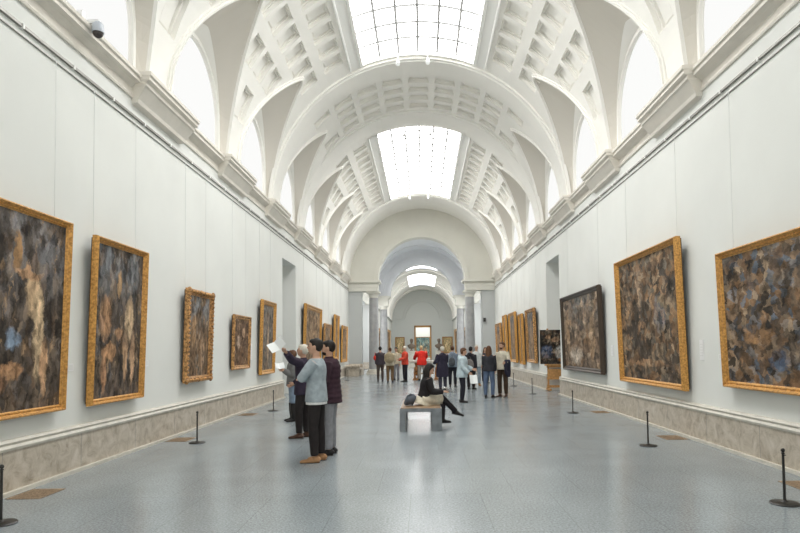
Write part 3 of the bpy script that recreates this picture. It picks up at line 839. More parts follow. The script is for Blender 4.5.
def painting(label, side, ya, yb, z0, z1, frame, canv, fwid=.13, depth=.12, tilt=1.6, wires=True, ornate=False, group=None, xw=W):
    k_ = (W-.06-depth)/4.63; ya, yb = (ya*1.005 if ya > 8 else ya), yb*k_; z0, z1 = 1.6+(z0-1.6)*k_, 1.6+(z1-1.6)*k_
    if 'edge' in label.split(' of ')[0] and ya < 7: ya -= .1
    wd, ht = yb-ya, z1-z0
    zc_ = z0
    e = empty('painting', (side*(xw-.03), (ya+yb)/2, z0), math.pi/2 if side < 0 else -math.pi/2)
    e.rotation_euler.x = 0
    tag(e, label, 'painting', group)
    h = wd/2
    # tilted plane: y_local(-) toward the room, grows with z
    tt = math.tan(R(tilt))
    def P(x, z, n): return (x, -(n+tt*z), z)
    prof = [(0, .03), (0, depth*.7), (.1*fwid, depth*.95), (.25*fwid, depth), (.42*fwid, depth*.8), (.55*fwid, depth*.66), (.72*fwid, depth*.72), (.82*fwid, depth*.55), (fwid, depth*.42), (fwid, .03)]
    bk_ = MB(); bk_.box(-h+.03, -.045, .03, h-.03, .0, ht-.03); bk_.v = [(x, y-tt*z, z) for x, y, z in bk_.v]; bk_.build('shadow_gap', M['darkframe'], e)  # dark box standing in for the shadow between frame and wall
    f = MB(); prev = None
    for ins, d in prof:
        lp = [P(-h+ins, ins, d), P(h-ins, ins, d), P(h-ins, ht-ins, d), P(-h+ins, ht-ins, d)]
        if prev:
            for a in range(4): f.quad(prev[a], prev[(a+1) % 4], lp[(a+1) % 4], lp[a])
        prev = lp
    a = [P(-h, 0, .03), P(h, 0, .03), P(h, ht, .03), P(-h, ht, .03)]; f.add(a, [(0, 1, 2, 3)])
    if ornate:
        rnd = random.Random(int(ya*100))
        def bump(x, z, r): f.ell(P(x, z, depth*.8), (r, .045, r), seg=8, rings=5)
        n = int(wd/.09)
        for i in range(n+1):
            x = -h+.03+(wd-.06)*i/n
            big = .055 if i in (0, n, n//2) else .028+.012*(i % 2)
            bump(x, .05, big); bump(x, ht-.05, big)
        n = int(ht/.09)
        for i in range(n+1):
            z = .03+(ht-.06)*i/n
            big = .055 if i in (0, n, n//2) else .028+.012*(i % 2)
            bump(-h+.05, z, big); bump(h-.05, z, big)
    f.build('frame', M[frame], e)
    # row of carved beads along the inner edge for gilt frames
    if False:
        b = MB(); step = .075
        for i in range(int(wd/step)):
            x = -h+step*(i+.5)
            for z in (.018, ht-.018): b.ell(P(x, z, depth*.97), (.028, .02, .016), seg=6, rings=4)
        for i in range(int(ht/step)):
            z = step*(i+.5)
            for x in (-h+.018, h-.018): b.ell(P(x, z, depth*.97), (.016, .02, .028), seg=6, rings=4)
        b.build('beading', M[frame], e)
    c = MB(); k = fwid*.9
    cn_ = max(depth*.42, .052); c.box(-h+k, -cn_, k, h-k, -cn_+.012, ht-k)
    c.v = [(x, y-tt*z, z) for x, y, z in c.v]
    c.build('canvas', CV[canv], e)
    if wires:
        for x in (-h*.8, h*.8):
            w_ = MB(); top = 5.42-z0
            w_.loft([(x, -.02, ht-.1), (x, -.012, top)], [.0045, .0045], seg=6)
            w_.build('hanging_rod', M['wire'], e)
    return e
L_, R_ = -1, 1
painting('tall gold framed nude painting cut by the left edge of the photo', L_, 6.2, 7.96, .85, 3.34, 'gold', 'g1', .09, .11)
painting('tall gold framed nude painting, second along the left wall from the camera', L_, 8.36, 10.18, .84, 3.3, 'gold', 'g2', .09, .12)
painting('brown canvas in a carved openwork gilt frame on the left wall, third from the camera', L_, 11.7, 13.44, .97, 2.89, 'gold2', 'g3', .13, .12, ornate=True)
painting('small low rust brown canvas on the left wall, the lowest one between two taller frames', L_, 14.66, 16.4, 1.13, 2.53, 'gold2', 'g4', .12, .10)
painting('tall narrow gilt framed canvas just before the doorway in the left wall', L_, 17.12, 19.14, .89, 3.12, 'gold', 'g5', .14, .12)
painting('large gilt framed canvas right after the doorway in the left wall', L_, 23.35, 27.8, .95, 3.5, 'gold', 'g6', .2, .14)
painting('small gilt framed canvas between two taller ones past the left doorway', L_, 28.1, 30.85, 1.05, 2.9, 'gold2', 'g6', .2, .12)
painting('tall gilt framed canvas, second from the far end of the left wall', L_, 31.2, 33.65, 1.03, 3.52, 'gold', 'g6', .2, .14)
painting('last gilt framed canvas at the far end of the left wall', L_, 34.2, 37.4, .87, 3.05, 'gold', 'g6', .2, .12)
painting('wide gold framed crowd scene cut by the right edge of the photo', R_, 6.5, 9.3, .96, 3.03, 'gold', 'r1', .10, .12)
painting('big gold framed dark crowd scene, second along the right wall and standing proud of it', R_, 10.4, 14.16, .79, 3.58, 'gold', 'r2', .11, .15)
painting('wide dark framed canvas with pale figures just before the right doorway', R_, 15.15, 19.87, .87, 3.23, 'darkframe', 'r3', .14, .14)
painting('dark edged large canvas right behind the easel past the right doorway', R_, 24.05, 26.75, .95, 3.27, 'gold2', 'r4', .15, .15)
painting('narrow bright gilt framed canvas behind the dark edged one on the right wall', R_, 26.95, 28.75, .82, 3.2, 'gold', 'r4', .15, .15)
painting('tall gilt framed canvas in the middle of the far row on the right wall', R_, 28.95, 32.0, .86, 3.42, 'gold', 'r4', .15, .15)
painting('tall gilt framed canvas second from the far end of the right wall', R_, 32.2, 34.4, .9, 3.45, 'gold', 'r4', .15, .15)
painting('last dark canvas at the far end of the right wall', R_, 34.6, 37.9, 1.0, 3.12, 'gold2', 'g3', .2, .15)
for s_, nm in ((-1, 'left'), (1, 'right')):
    painting('gilt framed picture glimpsed behind the columns on the %s of the vestibule' % nm, s_, 43.6, 45.4, .6, 3.6, 'gold', 'g6', .2, .12, wires=False, xw=W+1.38)
    painting('large gilt framed picture near the end of the far gallery, %s wall' % nm, s_, 76, 86, .8, 4.3, 'gold', 'g6', .3, .16, wires=False)
    painting('gilt framed picture at the start of the far gallery, %s wall' % nm, s_, 56, 68, .8, 3.9, 'gold', 'g6', .3, .16, wires=False)

def facing_painting(label, x0, x1, z0, z1, y, frame, canv, fwid=.14):
    e = empty('painting', ((x0+x1)/2, y, z0)); tag(e, label, 'painting')
    h = (x1-x0)/2; ht = z1-z0; f = MB(); prev = None
    for ins, d in [(0, 0), (0, .08), (.3*fwid, .12), (.7*fwid, .07), (fwid, .06), (fwid, .01)]:
        lp = [(-h+ins, -d, ins), (h-ins, -d, ins), (h-ins, -d, ht-ins), (-h+ins, -d, ht-ins)]
        if prev:
            for a in range(4): f.quad(prev[a], prev[(a+1) % 4], lp[(a+1) % 4], lp[a])
        prev = lp
    f.build('frame', M[frame], e)
    c = MB(); c.box(-h+fwid*.9, -.05, fwid*.9, h-fwid*.9, -.035, ht-fwid*.9); c.build('canvas', CV[canv], e)
facing_painting('dark teal picture seen through the doorway at the very end', -1.15, 1.25, .3, 3.6, 98.9, 'gold2', 'far', .1)
facing_painting('pale yellow picture in a gold frame left of the far doorway', -4.2, -2.75, .9, 3.45, 91.99, 'gold2', 'pale', .15)
facing_painting('pale yellow picture in a gold frame right of the far doorway', 3.0, 4.6, .9, 3.45, 91.99, 'gold2', 'pale', .15)

# wall labels
def wall_label(side, y, z, w, h, label):
    e = empty('wall_label', (side*W, y, z)); tag(e, label, 'label')
    c = MB(); a, b = sorted((0, -side*.012)); c.box(a, -w/2, 0, b, w/2, h); c.build('card', M['white'], e)
    t = MB(); a, b = sorted((-side*.012, -side*.0135))
    for i in range(5): t.box(a, -w*.38, h*(.2+.14*i), b, w*(.38-.1*(i % 2)), h*(.2+.14*i)+.008)
    t.build('printed_lines', M['wire'], e)
wall_label(-1, 8.12, 1.36, .12, .10, 'tiny text card between the two tall nudes on the left wall')
wall_label(-1, 10.35, 1.36, .12, .10, 'tiny text card right of the second tall nude on the left wall')
wall_label(-1, 16.65, 1.35, .16, .45, 'upright text card beside the small low canvas on the left wall')
wall_label(1, 9.42, 1.38, .12, .08, 'tiny text card at the left edge of the crowd scene cut by the photo')
wall_label(1, 10.05, 1.36, .14, .34, 'upright text card between the two gold framed crowd scenes on the right wall')
wall_label(1, 14.8, 1.38, .18, .26, 'upright text card right of the wide dark framed canvas on the right wall')

# ---------------------------------------------------------------- stanchions, vents, camera, spots
def stanchion_proto():
    e = empty('barrier_post', (0, 0, 0))
    b = MB(); b._lathe([(.135, 0), (.14, .008), (.13, .018), (.04, .026), (.018, .04)], (0, 0, 0), 28, 0); b.build('base', M['black'], e)
    p = MB(); p._lathe([(.014, .03), (.0125, .50), (.018, .502), (.018, .51), (.012, .515)], (0, 0, 0), 12, 0); p.build('pole', M['black'], e)
    k = MB(); k.ell((0, 0, .535), (.021, .021, .022), seg=12, rings=8); k.build('knob', M['black'], e)
    h = MB(); h.box(-.004, -.03, .488, .004, -.012, .496); h.ell((0, -.034, .492), (.008, .008, .008), seg=8, rings=5); h.build('cord_hook', M['black'], e)
    return e
sp0 = stanchion_proto(); used = False
posts = [(-3.95, 5.73, 'black barrier post nearest the camera at the left edge'), (-3.93, 10.6, 'black barrier post by the left wall below the second tall nude'),
         (-3.95, 16.05, 'black barrier post by the left wall below the small low canvas'), (-3.9, 27.0, 'thin barrier post by the left wall behind the man in the puffer jacket'),
         (-3.9, 31.5, 'farthest barrier post by the left wall near the end pier'),
         (3.67, 6.11, 'black barrier post nearest the camera at the right edge'), (3.65, 9.72, 'black barrier post by the right wall below the second crowd scene'),
         (3.68, 14.69, 'black barrier post by the right wall below the dark framed canvas'), (3.81, 20.84, 'barrier post by the right wall just in front of the easel'),
         (3.84, 25.32, 'farthest visible barrier post by the right wall, near the man holding a coat')]
for x, y, lb in posts:
    o = sp0 if not used else copy_tree(sp0); used = True
    o.location = (x, y, 0); tag(o, lb, 'barrier post', 'black barrier posts along the walls')
vt = None
for s_, ys_ in ((-1, (7.0, 11.1, 15.3)), (1, (6.95, 10.65, 14.9))):
    for i, y in enumerate(ys_):
        if vt is None:
            vt = empty('floor_vent', (0, 0, 0)); m = MB(); m.box(-.19, -.24, .001, .19, .24, .006); m.build('plate', M['vent'], vt)
            g = MB()
            for q in range(9): g.box(-.17, -.21+q*.05, .006, .17, -.195+q*.05, .009)
            g.build('grille', M['vent'], vt); o = vt
        else: o = copy_tree(vt)
        o.location = (s_*4.38, y-.08, 0)
        tag(o, 'flat brown metal floor grate by the %s skirting, %s from the camera' % ('left' if s_ < 0 else 'right', ['nearest', 'second', 'third'][i]), 'floor vent', 'brown floor grates along the walls')

# dome security camera on the left cornice
e = empty('security_camera', (-4.44, 8.2, 6.02)); tag(e, 'grey dome security camera on a bracket on the left cornice', 'security camera')
b = MB(); b.box(-.27, -.04, .12, -.2, .04, .36); b.box(-.22, -.025, .18, .02, .025, .23); b.build('bracket', M['white'], e)
b = MB(); b._lathe([(.04, .20), (.07, .17), (.08, .10), (.08, .05)], (.0, 0, 0), 20, 0); b.build('housing', M['camgrey'], e, smooth=True)
b = MB(); b.ell((0, 0, .05), (.07, .07, .075), seg=20, rings=12); b.build('dome', M['glassdark'], e, smooth=True)
e = empty('projector_lamp', (4.52, 7.75, 6.22)); tag(e, 'small grey floodlight standing on the right cornice near the top corner', 'floodlight')
b = MB(); b.box(-.07, -.18, .06, .07, .18, .22); b.build('housing', M['camgrey'], e)
b = MB(); b.box(-.02, -.03, 0, .02, .03, .08); b.build('foot', M['camgrey'], e)
b = MB(); b.box(-.06, -.15, .22, .06, .15, .235); b.build('lens', M['white'], e)

# small spotlights under the skylight edges
sp1 = None
for (x, y, lb) in ((-.62, 18.15, 'left spotlight at the far edge of the near skylight'), (.30, 18.15, 'right spotlight at the far edge of the near skylight'),
               (-.62, 24.3, 'left spotlight at the near edge of the second skylight'), (.45, 24.3, 'right spotlight at the near edge of the second skylight'),
               (-.62, 34.75, 'left spotlight at the far edge of the second skylight'), (.45, 34.75, 'right spotlight at the far edge of the second skylight')):
    if sp1 is None:
        sp1 = empty('spotlight', (0, 0, 0))
        b = MB(); b.loft([(0, 0, .22), (0, 0, -.05)], [.012, .012], seg=8); b.build('stem', M['white'], sp1)
        b = MB(); b.loft([(0, .02, .0), (0, -.06, -.12), (0, -.12, -.20)], [.03, .055, .065], seg=14); b.build('lamp_head', M['white'], sp1)
        o = sp1
    else: o = copy_tree(sp1)
    o.location = (x, y, ZC+math.sqrt(RV*RV-x*x)-.12); tag(o, lb, 'spotlight', 'white spotlights under the skylights')

# ---------------------------------------------------------------- bench
e = empty('bench', (0, 0, 0)); tag(e, 'low bench with tan leather top and steel slab legs in the middle of the hall', 'bench')
bx0, bx1, by0, by1 = -.42, .40, 11.72, 13.7
b = MB(); b.box(bx0+.02, by0+.02, .43, bx1-.02, by1-.02, .46); 
so = b.build('seat', M['bench_seat'], e)
md_ = so.modifiers.new('b', 'BEVEL'); md_.width = .012; md_.segments = 2
b = MB(); b.box(bx0, by0, .375, bx1, by1, .445); b.build('frame', M['bench_metal'], e)
for (xa, xb) in ((bx0, bx0+.11), (bx1-.20, bx1)):
    for (ya, yb) in ((by0, by0+.28), (by1-.28, by1)):
        b = MB(); b.box(xa, ya, 0, xb, yb, .375); lo = b.build('leg', M['bench_metal'], e)

# ---------------------------------------------------------------- easel with a copy in the right doorway
ex, ey = 4.93, 22.25
e = empty('easel', (ex, ey, 0)); tag(e, 'wooden easel holding a dark copy in the right doorway', 'easel')
for s_ in (-1, 1):
    b = MB(); b.box(s_*.26-.03, -.03, 0, s_*.26+.03, .03, 2.3); b.build('upright', M['wood'], e)
    b = MB(); b.box(s_*.26-.03, -.40, .03, s_*.26+.03, .30, .10); b.build('foot', M['wood'], e)
for z in (.12, .42, .86):
    b = MB(); b.box(-.32, -.045, z, .32, -.02, z+.09); b.build('crossbar', M['wood'], e)
b = MB(); b.box(-.40, -.13, .93, .40, .0, .985); b.build('tray', M['wood'], e)
b = MB(); b.box(-.29, -.04, .50, .29, -.02, .80); b.build('box_front', M['wood'], e)
e = empty('painting', (ex, ey-.07, .99)); tag(e, 'unframed dark canvas with blue and white figures resting on the easel', 'painting')
b = MB(); b.box(-.56, -.035, 0, .56, -.005, 1.26); b.build('canvas', CV['easel'], e)
b = MB()
for (a0, b0, a1, b1) in ((-.56, 0, -.5, 1.26), (.5, 0, .56, 1.26), (-.5, 0, .5, .06), (-.5, 1.2, .5, 1.26)): b.box(a0, -.005, b0, a1, .02, b1)
b.build('stretcher', M['wood'], e)

# ---------------------------------------------------------------- inlaid table on gilt bronze supports, busts and plinth at the far end
tx, ty = .25, 31.5
e = empty('table', (tx, ty, 0)); tag(e, 'pale marble table on gilt bronze supports behind the seated woman', 'table')
b = MB(); b.box(-.95, -.5, .93, .95, .5, 1.0); b.box(-.9, -.45, .89, .9, .45, .93); b.build('table_top', M['marble'], e)
for s_ in (-1, 1):
    b = MB()   # crouching animal-shaped bronze support
    b.ell((s_*.55, 0, .40), (.16, .34, .20)); b.ell((s_*.55, -.30, .56), (.14, .15, .16)); b.ell((s_*.55, -.42, .50), (.07, .08, .07))
    for yy in (-.25, .22):
        for xx in (-.09, .09): b.loft([(s_*.55+xx, yy, .38), (s_*.55+xx, yy-.03, .2), (s_*.55+xx, yy-.05, .10)], [.07, .05, .06], seg=10)
    b.ell((s_*.55, .05, .62), (.10, .12, .14)); b.loft([(s_*.55, .05, .7), (s_*.55, .05, .89)], [.07, .12], seg=12)
    b.box(s_*.55-.2, -.42, 0, s_*.55+.2, .36, .09)
    b.build('support', M['bronze'], e, smooth=True)
b = MB(); b.box(-.35, -.2, .3, .35, .2, .36); b.build('stretcher', M['bronze'], e)

def bust(x, y, label):
    p = empty('plinth', (x, y, 0)); tag(p, label.replace('bust', 'stone plinth carrying the bust'), 'plinth')
    b = MB(); b.box(-.32, -.32, 0, .32, .32, .12); b.box(-.27, -.27, .12, .27, .27, 1.35); b.build('block', M['stonelight'], p)
    b = MB(); b.box(-.34, -.34, 1.35, .34, .34, 1.45); b.build('cap', M['stonelight'], p)
    e = empty('bust', (x, y, 1.45)); tag(e, label, 'bust')
    b = MB(); b._lathe([(.16, 0), (.12, .06), (.07, .12), (.09, .2)], (0, 0, 0), 16, 0); b.build('socle', M['darkbronze'], e)
    b = MB(); b.loft([(0, 0, .18), (0, 0, .34), (0, 0, .5), (0, 0, .60), (0, 0, .68)], [(.18, .13), (.34, .19), (.36, .18), (.12, .11), (.09, .09)], seg=18)
    b.ell((0, -.02, .84), (.13, .16, .19)); b.ell((0, -.18, .82), (.03, .04, .05)); b.ell((0, .03, .92), (.15, .17, .15)); b.build('figure', M['darkbronze'], e, smooth=True)
bust(-.95, 52.5, 'dark bronze bust left of the far doorway axis')
bust(1.45, 52.5, 'dark bronze bust right of the far doorway axis')
# stone benches / plinths by the left pier
e = empty('marble_bench', (-4.15, 36.9, 0)); tag(e, 'low grey marble bench with scroll ends at the far end of the left wall', 'bench')
b = MB(); b.box(-.45, -.9, .42, .4, .9, .52); b.build('seat', M['stone'], e)
for y in (-.75, .75):
    b = MB(); b.box(-.40, y-.12, 0, .35, y+.12, .42); b.build('leg', M['stone'], e)
b = MB(); b.loft([(-.45, -.92, .62), (.4, -.92, .62)], [.1, .1], side=(0, 0, 1), seg=14); b.loft([(-.45, .92, .62), (.4, .92, .62)], [.1, .1], side=(0, 0, 1), seg=14); b.build('scroll_ends', M['stone'], e)
# ---------------------------------------------------------------- people
_tmp = []
def remeshed(mb, mats, name, vox=.014, smooth_it=4):
    me = mb.mesh(name, mats[0]); o = bpy.data.objects.new('tmp', me); col.objects.link(o)
    m = o.modifiers.new('r', 'REMESH'); m.mode = 'VOXEL'; m.voxel_size = vox
    s = o.modifiers.new('s', 'SMOOTH'); s.factor = .5; s.iterations = smooth_it
    dg = bpy.context.evaluated_depsgraph_get(); dg.update()
    res = bpy.data.meshes.new_from_object(o.evaluated_get(dg))
    bpy.data.objects.remove(o)
    res.name = name; res.materials.clear()
    for q in mats: res.materials.append(q)
    for p in res.polygons: p.use_smooth = True; p.material_index = 0
    return res
def finish(me, name, parent, extra=None, mats=None):
    if extra is not None and extra.v:
        import bmesh
        bm = bmesh.new(); bm.from_mesh(me)
        vs = [bm.verts.new(v) for v in extra.v]
        for f, mi in zip(extra.f, extra.m):
            try:
                q = bm.faces.new([vs[i] for i in f]); q.material_index = mi; q.smooth = True
            except ValueError: pass
        bm.to_mesh(me); bm.free()
    o = bpy.data.objects.new(name, me); col.objects.link(o); o.parent = parent; return o

PM = {}
def pm(name, c, rough=.8, n=None):
    if name not in PM: PM[name] = mat(name, c, rough, noise=n or (14, .12), spec=.25)
    return PM[name]
SK = pm('skin', (.56, .34, .24), .55, (20, .05)); 
HB = pm('hair_black', (.018, .014, .012), .5, (60, .3)); HBR = pm('hair_brown', (.10, .045, .022), .5, (60, .3)); HW = pm('hair_white', (.62, .58, .50), .6, (60, .1)); HBL = pm('hair_blond', (.55, .40, .22), .6, (60, .15))

def V3(t): return Vector(t)
def person(label, x, y, heading, H=1.74, build=1., arms=None, legs=None, pz=None, lean=0, head=(0, 0), skin=SK, hair=('short', HB),
           top=None, bottom=None, shoes=None, boots=None, vox=.016, collar=None, beard=None):
    """local frame: +Y forward, +X the person's right"""
    k = H/1.74
    e = empty('person', (x, y, 0), R(heading-90)); tag(e, label, 'person')
    e.scale = (1, 1, 1)
    arms = arms or {}; legs = legs or {}
    dn = (0, 0, -1)
    A = {1: arms.get('r', ((.12, .02, -1), (.04, .12, -1))), -1: arms.get('l', ((-.12, .02, -1), (-.04, .12, -1)))}
    Lg = {1: legs.get('r', ((.05, .02, -1), (.0, -.03, -1))), -1: legs.get('l', ((-.05, .0, -1), (.0, -.03, -1)))}
    nrm = lambda t: Vector(t).normalized()
    TH, SH, AN = .43*k, .43*k, .08*k
    if pz is None:
        pz = max(-(nrm(Lg[s][0]).z*TH + nrm(Lg[s][1]).z*SH) + AN for s in (1, -1))
    a = R(lean); sp = Vector((0, math.sin(a), math.cos(a)))
    Pp = Vector((0, 0, pz)); fw = Vector((0, math.cos(a), -math.sin(a)))
    T = lambda t, f=0.: Pp + sp*t*k + fw*f*k
    b = build
    body = MB()
    body.loft([T(-.08), T(-.03), T(.06), T(.2), T(.34), T(.43), T(.49), T(.53)], [(.10*b, .08*b), (.155*b, .11*b), (.16*b, .115*b), (.13*b, .10*b), (.155*b, .115*b), (.165*b, .10*b), (.10*b, .075*b), (.055, .055)], seg=16)
    nb = T(.52, .0); hc = nb + Vector((0, .02*k, .155*k)) + Vector((0, math.sin(a)*.05, 0))
    yaw, pitch = head
    hr = Matrix.Rotation(R(yaw), 3, 'Z') @ Matrix.Rotation(R(pitch), 3, 'X')
    body.loft([T(.48), nb, hc+Vector((0, -.01, -.05))], [.06, .052, .05], seg=12)
    body.ell(hc, (.072*k, .092*k, .112*k), hr, 18, 12)
    body.ell(hc+hr@Vector((0, .03, -.055))*k, (.052*k, .06*k, .055*k), hr, 14, 9)
    body.ell(hc+hr@Vector((0, .098, -.012))*k, (.013*k, .018*k, .026*k), hr, 8, 6)
    for s in (-1, 1): body.ell(hc+hr@Vector((s*.074, -.005, -.005))*k, (.012*k, .022*k, .032*k), hr, 8, 6)
    J = {}
    shw = .165*b*k
    for s in (1, -1):
        sh = T(.45) + Vector((s*shw, 0, 0))
        u, f = nrm(A[s][0]), nrm(A[s][1])
        el = sh + u*.28*k; wr = el + f*.25*k; J['a', s] = (sh, el, wr, f)
        body.loft([sh-u*.02, sh+u*.1*k, el, el+f*.10*k, wr], [.052*b, .046*b, .038*b, .038*b, .026], seg=10)
        hp = Pp + Vector((s*.085*b*k, 0, -.01)); lu, ll = nrm(Lg[s][0]), nrm(Lg[s][1])
        kn = hp + lu*TH; an = kn + ll*SH; J['l', s] = (hp, kn, an, ll)
        body.loft([hp, hp+lu*.15*k, kn, kn+ll*.12*k, an], [.085*b, .078*b, .054*b, .054*b, .036], seg=12)
        fd = Vector((lu.x*.2+s*.15, 1, 0)).normalized()
        if ll.y > .5: fd = Vector((0, .5, -.3)).normalized() if False else Vector((s*.1, 1, -.25)).normalized()
        J['f', s] = fd
        body.loft([an+Vector((0, -.02, -.02)), an+fd*.08+Vector((0, 0, -.04)), an+fd*.17+Vector((0, 0, -.055))], [(.034, .034), (.038, .025), (.03, .015)], seg=10)
    bme = remeshed(body, [skin, M['eye'], M['lip'], hair[1]], 'body', vox*.8, 3)
    ex_ = MB()
    for s in (-1, 1):
        ex_.ell(hc+hr@Vector((s*.030, .083, .006))*k, (.014*k, .010*k, .008*k), hr, 8, 5, 1)
        ex_.ell(hc+hr@Vector((s*.030, .084, .026))*k, (.020*k, .008*k, .004*k), hr, 8, 4, 3)
    ex_.ell(hc+hr@Vector((0, .085, -.054))*k, (.022*k, .010*k, .006*k), hr, 8, 5, 2)
    # hands: palm, four fingers, thumb
    for s in (1, -1):
        sh, el, wr, f = J['a', s]
        sd = Vector((1, 0, 0)); sd = (sd - sd.dot(f)*f)
        if sd.length < .2: sd = Vector((0, 0, 1)) - f.z*f
        sd.normalize(); nn = f.cross(sd)
        fwd = Vector((0, 1, 0)) - f.y*f
        if fwd.length < .3: fwd = Vector((0, 0, 1)) - f.z*f
        fwd.normalize(); th = fwd; pn = f.cross(th)       # th: thumb side, pn: palm normal
        if pn.x*s > 0: pn = -pn                            # palm faces the body
        ex_.loft([wr-f*.02, wr+f*.03, wr+f*.085], [(.024, .016), (.036, .016), (.038, .013)], side=th, seg=10)
        for q, ln in zip((-1.5, -.5, .5, 1.5), (.055, .07, .075, .066)):
            r0 = wr+f*.075+th*q*.019
            ex_.loft([r0, r0+f*ln*.5+pn*.006, r0+f*ln*.85+pn*.022], [.0095, .009, .007], side=th, seg=7)
        r0 = wr+f*.02+th*.026
        ex_.loft([r0, r0+f*.03+th*.022+pn*.008, r0+f*.062+th*.026+pn*.018], [.012, .0105, .008], side=pn, seg=7)
        J['h', s] = wr+f*.10
    bo = finish(bme, 'body', e, ex_)
    # ---- hair
    if hair[0] != 'bald':
        h = MB()
        h.ell(hc+hr@Vector((0, -.022, .022))*k, (.082*k, .096*k, .106*k), hr, 18, 12)
        h.ell(hc+hr@Vector((0, .03, .075))*k, (.062*k, .055*k, .038*k), hr, 14, 8)
        if hair[0] == 'long':
            h.loft([hc+hr@Vector((0, -.05, .03))*k, hc+hr@Vector((0, -.075, -.08))*k, T(.50, -.075), T(.38, -.105)], [(.08, .06), (.088, .05), (.09, .045), (.05, .025)], seg=12)
            for s in (-1, 1):
                h.loft([hc+hr@Vector((s*.065, -.01, .03))*k, hc+hr@Vector((s*.078, -.02, -.06))*k, T(.50, -.01)+Vector((s*.085, 0, 0))], [.03, .032, .03], seg=8)
        if hair[0] == 'bob':
            for s in (-1, 0, 1):
                h.loft([hc+hr@Vector((s*.05, -.035, .03))*k, hc+hr@Vector((s*.065, -.045, -.09))*k], [.045, .036], seg=10)
        if hair[0] == 'bun':
            h.ell(hc+hr@Vector((0, -.10, .07))*k, (.04, .04, .04), hr)
        finish(remeshed(h, [hair[1]], 'hair', .012, 2), 'hair', e)
    if beard:
        h = MB(); h.ell(hc+hr@Vector((0, .045, -.075))*k, (.05*k, .05*k, .04*k), hr, 14, 9)
        finish(remeshed(h, [beard], 'beard', .01, 1), 'beard', e)
    # ---- upper garment
    if top:
        g = MB(); i = top.get('fat', .018); hem = top.get('hem', -.06); fl = top.get('flare', 0); puff = top.get('puff', 0)
        ts = []; n = 16
        base = [(-.45, .17, .14), (-.2, .182, .14), (-.06, .178, .132), (.04, .166, .124), (.2, .138, .11), (.34, .160, .12), (.42, .172, .108), (.47, .125, .09), (.505, .075, .07)]
        def rr(t):
            for (t0, x0, y0), (t1, x1, y1) in zip(base, base[1:]):
                if t <= t1: f_ = max(0, (t-t0)/(t1-t0)); return x0+(x1-x0)*f_, y0+(y1-y0)*f_
            return base[-1][1:]
        pts, rd = [], []
        m_ = 26 if puff else 12
        for q in range(m_+1):
            t = hem+(.51-hem)*q/m_
            rx, ry = rr(t); w = puff*math.sin(t*2*math.pi/.075)*.5 if t < .47 else 0
            ex2 = fl*max(0, (.15-t))
            pts.append(T(t) if t > 0 else Pp+Vector((0, 0, t*k)) ); rd.append(((rx*b+i+w+ex2)*1, (ry*b+i+w+ex2)*1))
        g.loft(pts, rd, seg=20)
        if top.get('hood'): g.ell(T(.47, -.11), (.11, .06, .09))
        if collar or top.get('collar'): g.loft([T(.47), T(.545, .01)], [.075, .068], seg=14)
        cut = top.get('sleeve', 1.)
        for s in (1, -1):
            sh, el, wr, f = J['a', s]; u = (el-sh).normalized()
            p = [sh-u*.015, sh+u*.09, sh+u*.18, el, el+f*.08, el+f*.16, wr-f*.005]
            r_ = [.060, .058, .052, .048, .046, .040, .035]
            r_ = [(q*b+i*.8 + (puff*.5*math.sin(z*2.6) if puff else 0)) for z, q in enumerate(r_)]
            if cut < 1: p, r_ = p[:4], r_[:4]
            g.loft(p, r_, seg=12)
        o = finish(remeshed(g, [top['mat']], top['name'], vox*.85, 3), top['name'], e)
        if top.get('under'):   # shirt tail seen under the hem
            u_ = MB(); pts = [Pp+Vector((0, 0, (hem-.03)*k)), Pp+Vector((0, 0, (hem+.03)*k))]; rx, ry = rr(hem); u_.loft(pts, [((rx*b+i-.012), (ry*b+i-.012))]*2, seg=24)
            u_.build('shirt_hem', top['under'], e, smooth=True)
        if top.get('cuffs'): pass
    # ---- trousers / skirt
    if bottom:
        g = MB(); i = bottom.get('fat', .014)
        if bottom['name'] in ('skirt', 'dress'):
            ln = bottom.get('len', .5)
            if pz < .7*k:      # seated: skirt over the thighs
                for s in (1, -1):
                    hp, kn, an, ll = J['l', s]; g.loft([hp+Vector((0, -.05, 0)), hp.lerp(kn, .5), kn.lerp(hp, .04)], [(.15, .13), (.14, .12), (.115, .105)], seg=14)
                g.loft([Pp+Vector((0, -.04, -.085)), Pp+Vector((0, -.02, -.03)), T(.06), T(.14)], [(.25, .24), (.22, .20), (.17, .14), (.145, .115)], seg=16)
                hp1, kn1 = J['l', 1][0], J['l', 1][1]; hp2, kn2 = J['l', -1][0], J['l', -1][1]
                g.loft([(hp1+hp2)/2+Vector((0, .05, -.04)), (kn1.lerp(hp1, .25)+kn2.lerp(hp2, .25))/2+Vector((0, 0, -.06))], [(.17, .11), (.13, .10)], seg=14)
            else:
                g.loft([T(.12), T(0), Pp+Vector((0, 0, -ln*.6)), Pp+Vector((0, 0, -ln))], [(.15, .12), (.18, .14), (.22, .18), (.24, .20)], seg=20)
        else:
            g.loft([T(-.09), T(-.03), T(.06), T(.12)], [(.12*b, .09*b), (.160*b+i, .115*b+i), (.160*b+i, .115*b+i), (.145*b+i, .108*b+i)], seg=16)
            hi = bottom.get('to', 1.)
            for s in (1, -1):
                hp, kn, an, ll = J['l', s]; lu = (kn-hp).normalized()
                w = bottom.get('wide', 0)
                p = [hp, hp+lu*.12*k, hp+lu*.28*k, kn, kn+ll*.14*k, kn+ll*.28*k, kn.lerp(an, .94)]
                r_ = [.088, .084, .072, .060, .060, .052+w*.4, .046+w*.8]
                if hi < 1: p[-1] = kn.lerp(an, hi)
                g.loft(p, [q*b+i for q in r_], seg=12)
        finish(remeshed(g, [bottom['mat']], bottom['name'], vox*.85, 3), bottom['name'], e)
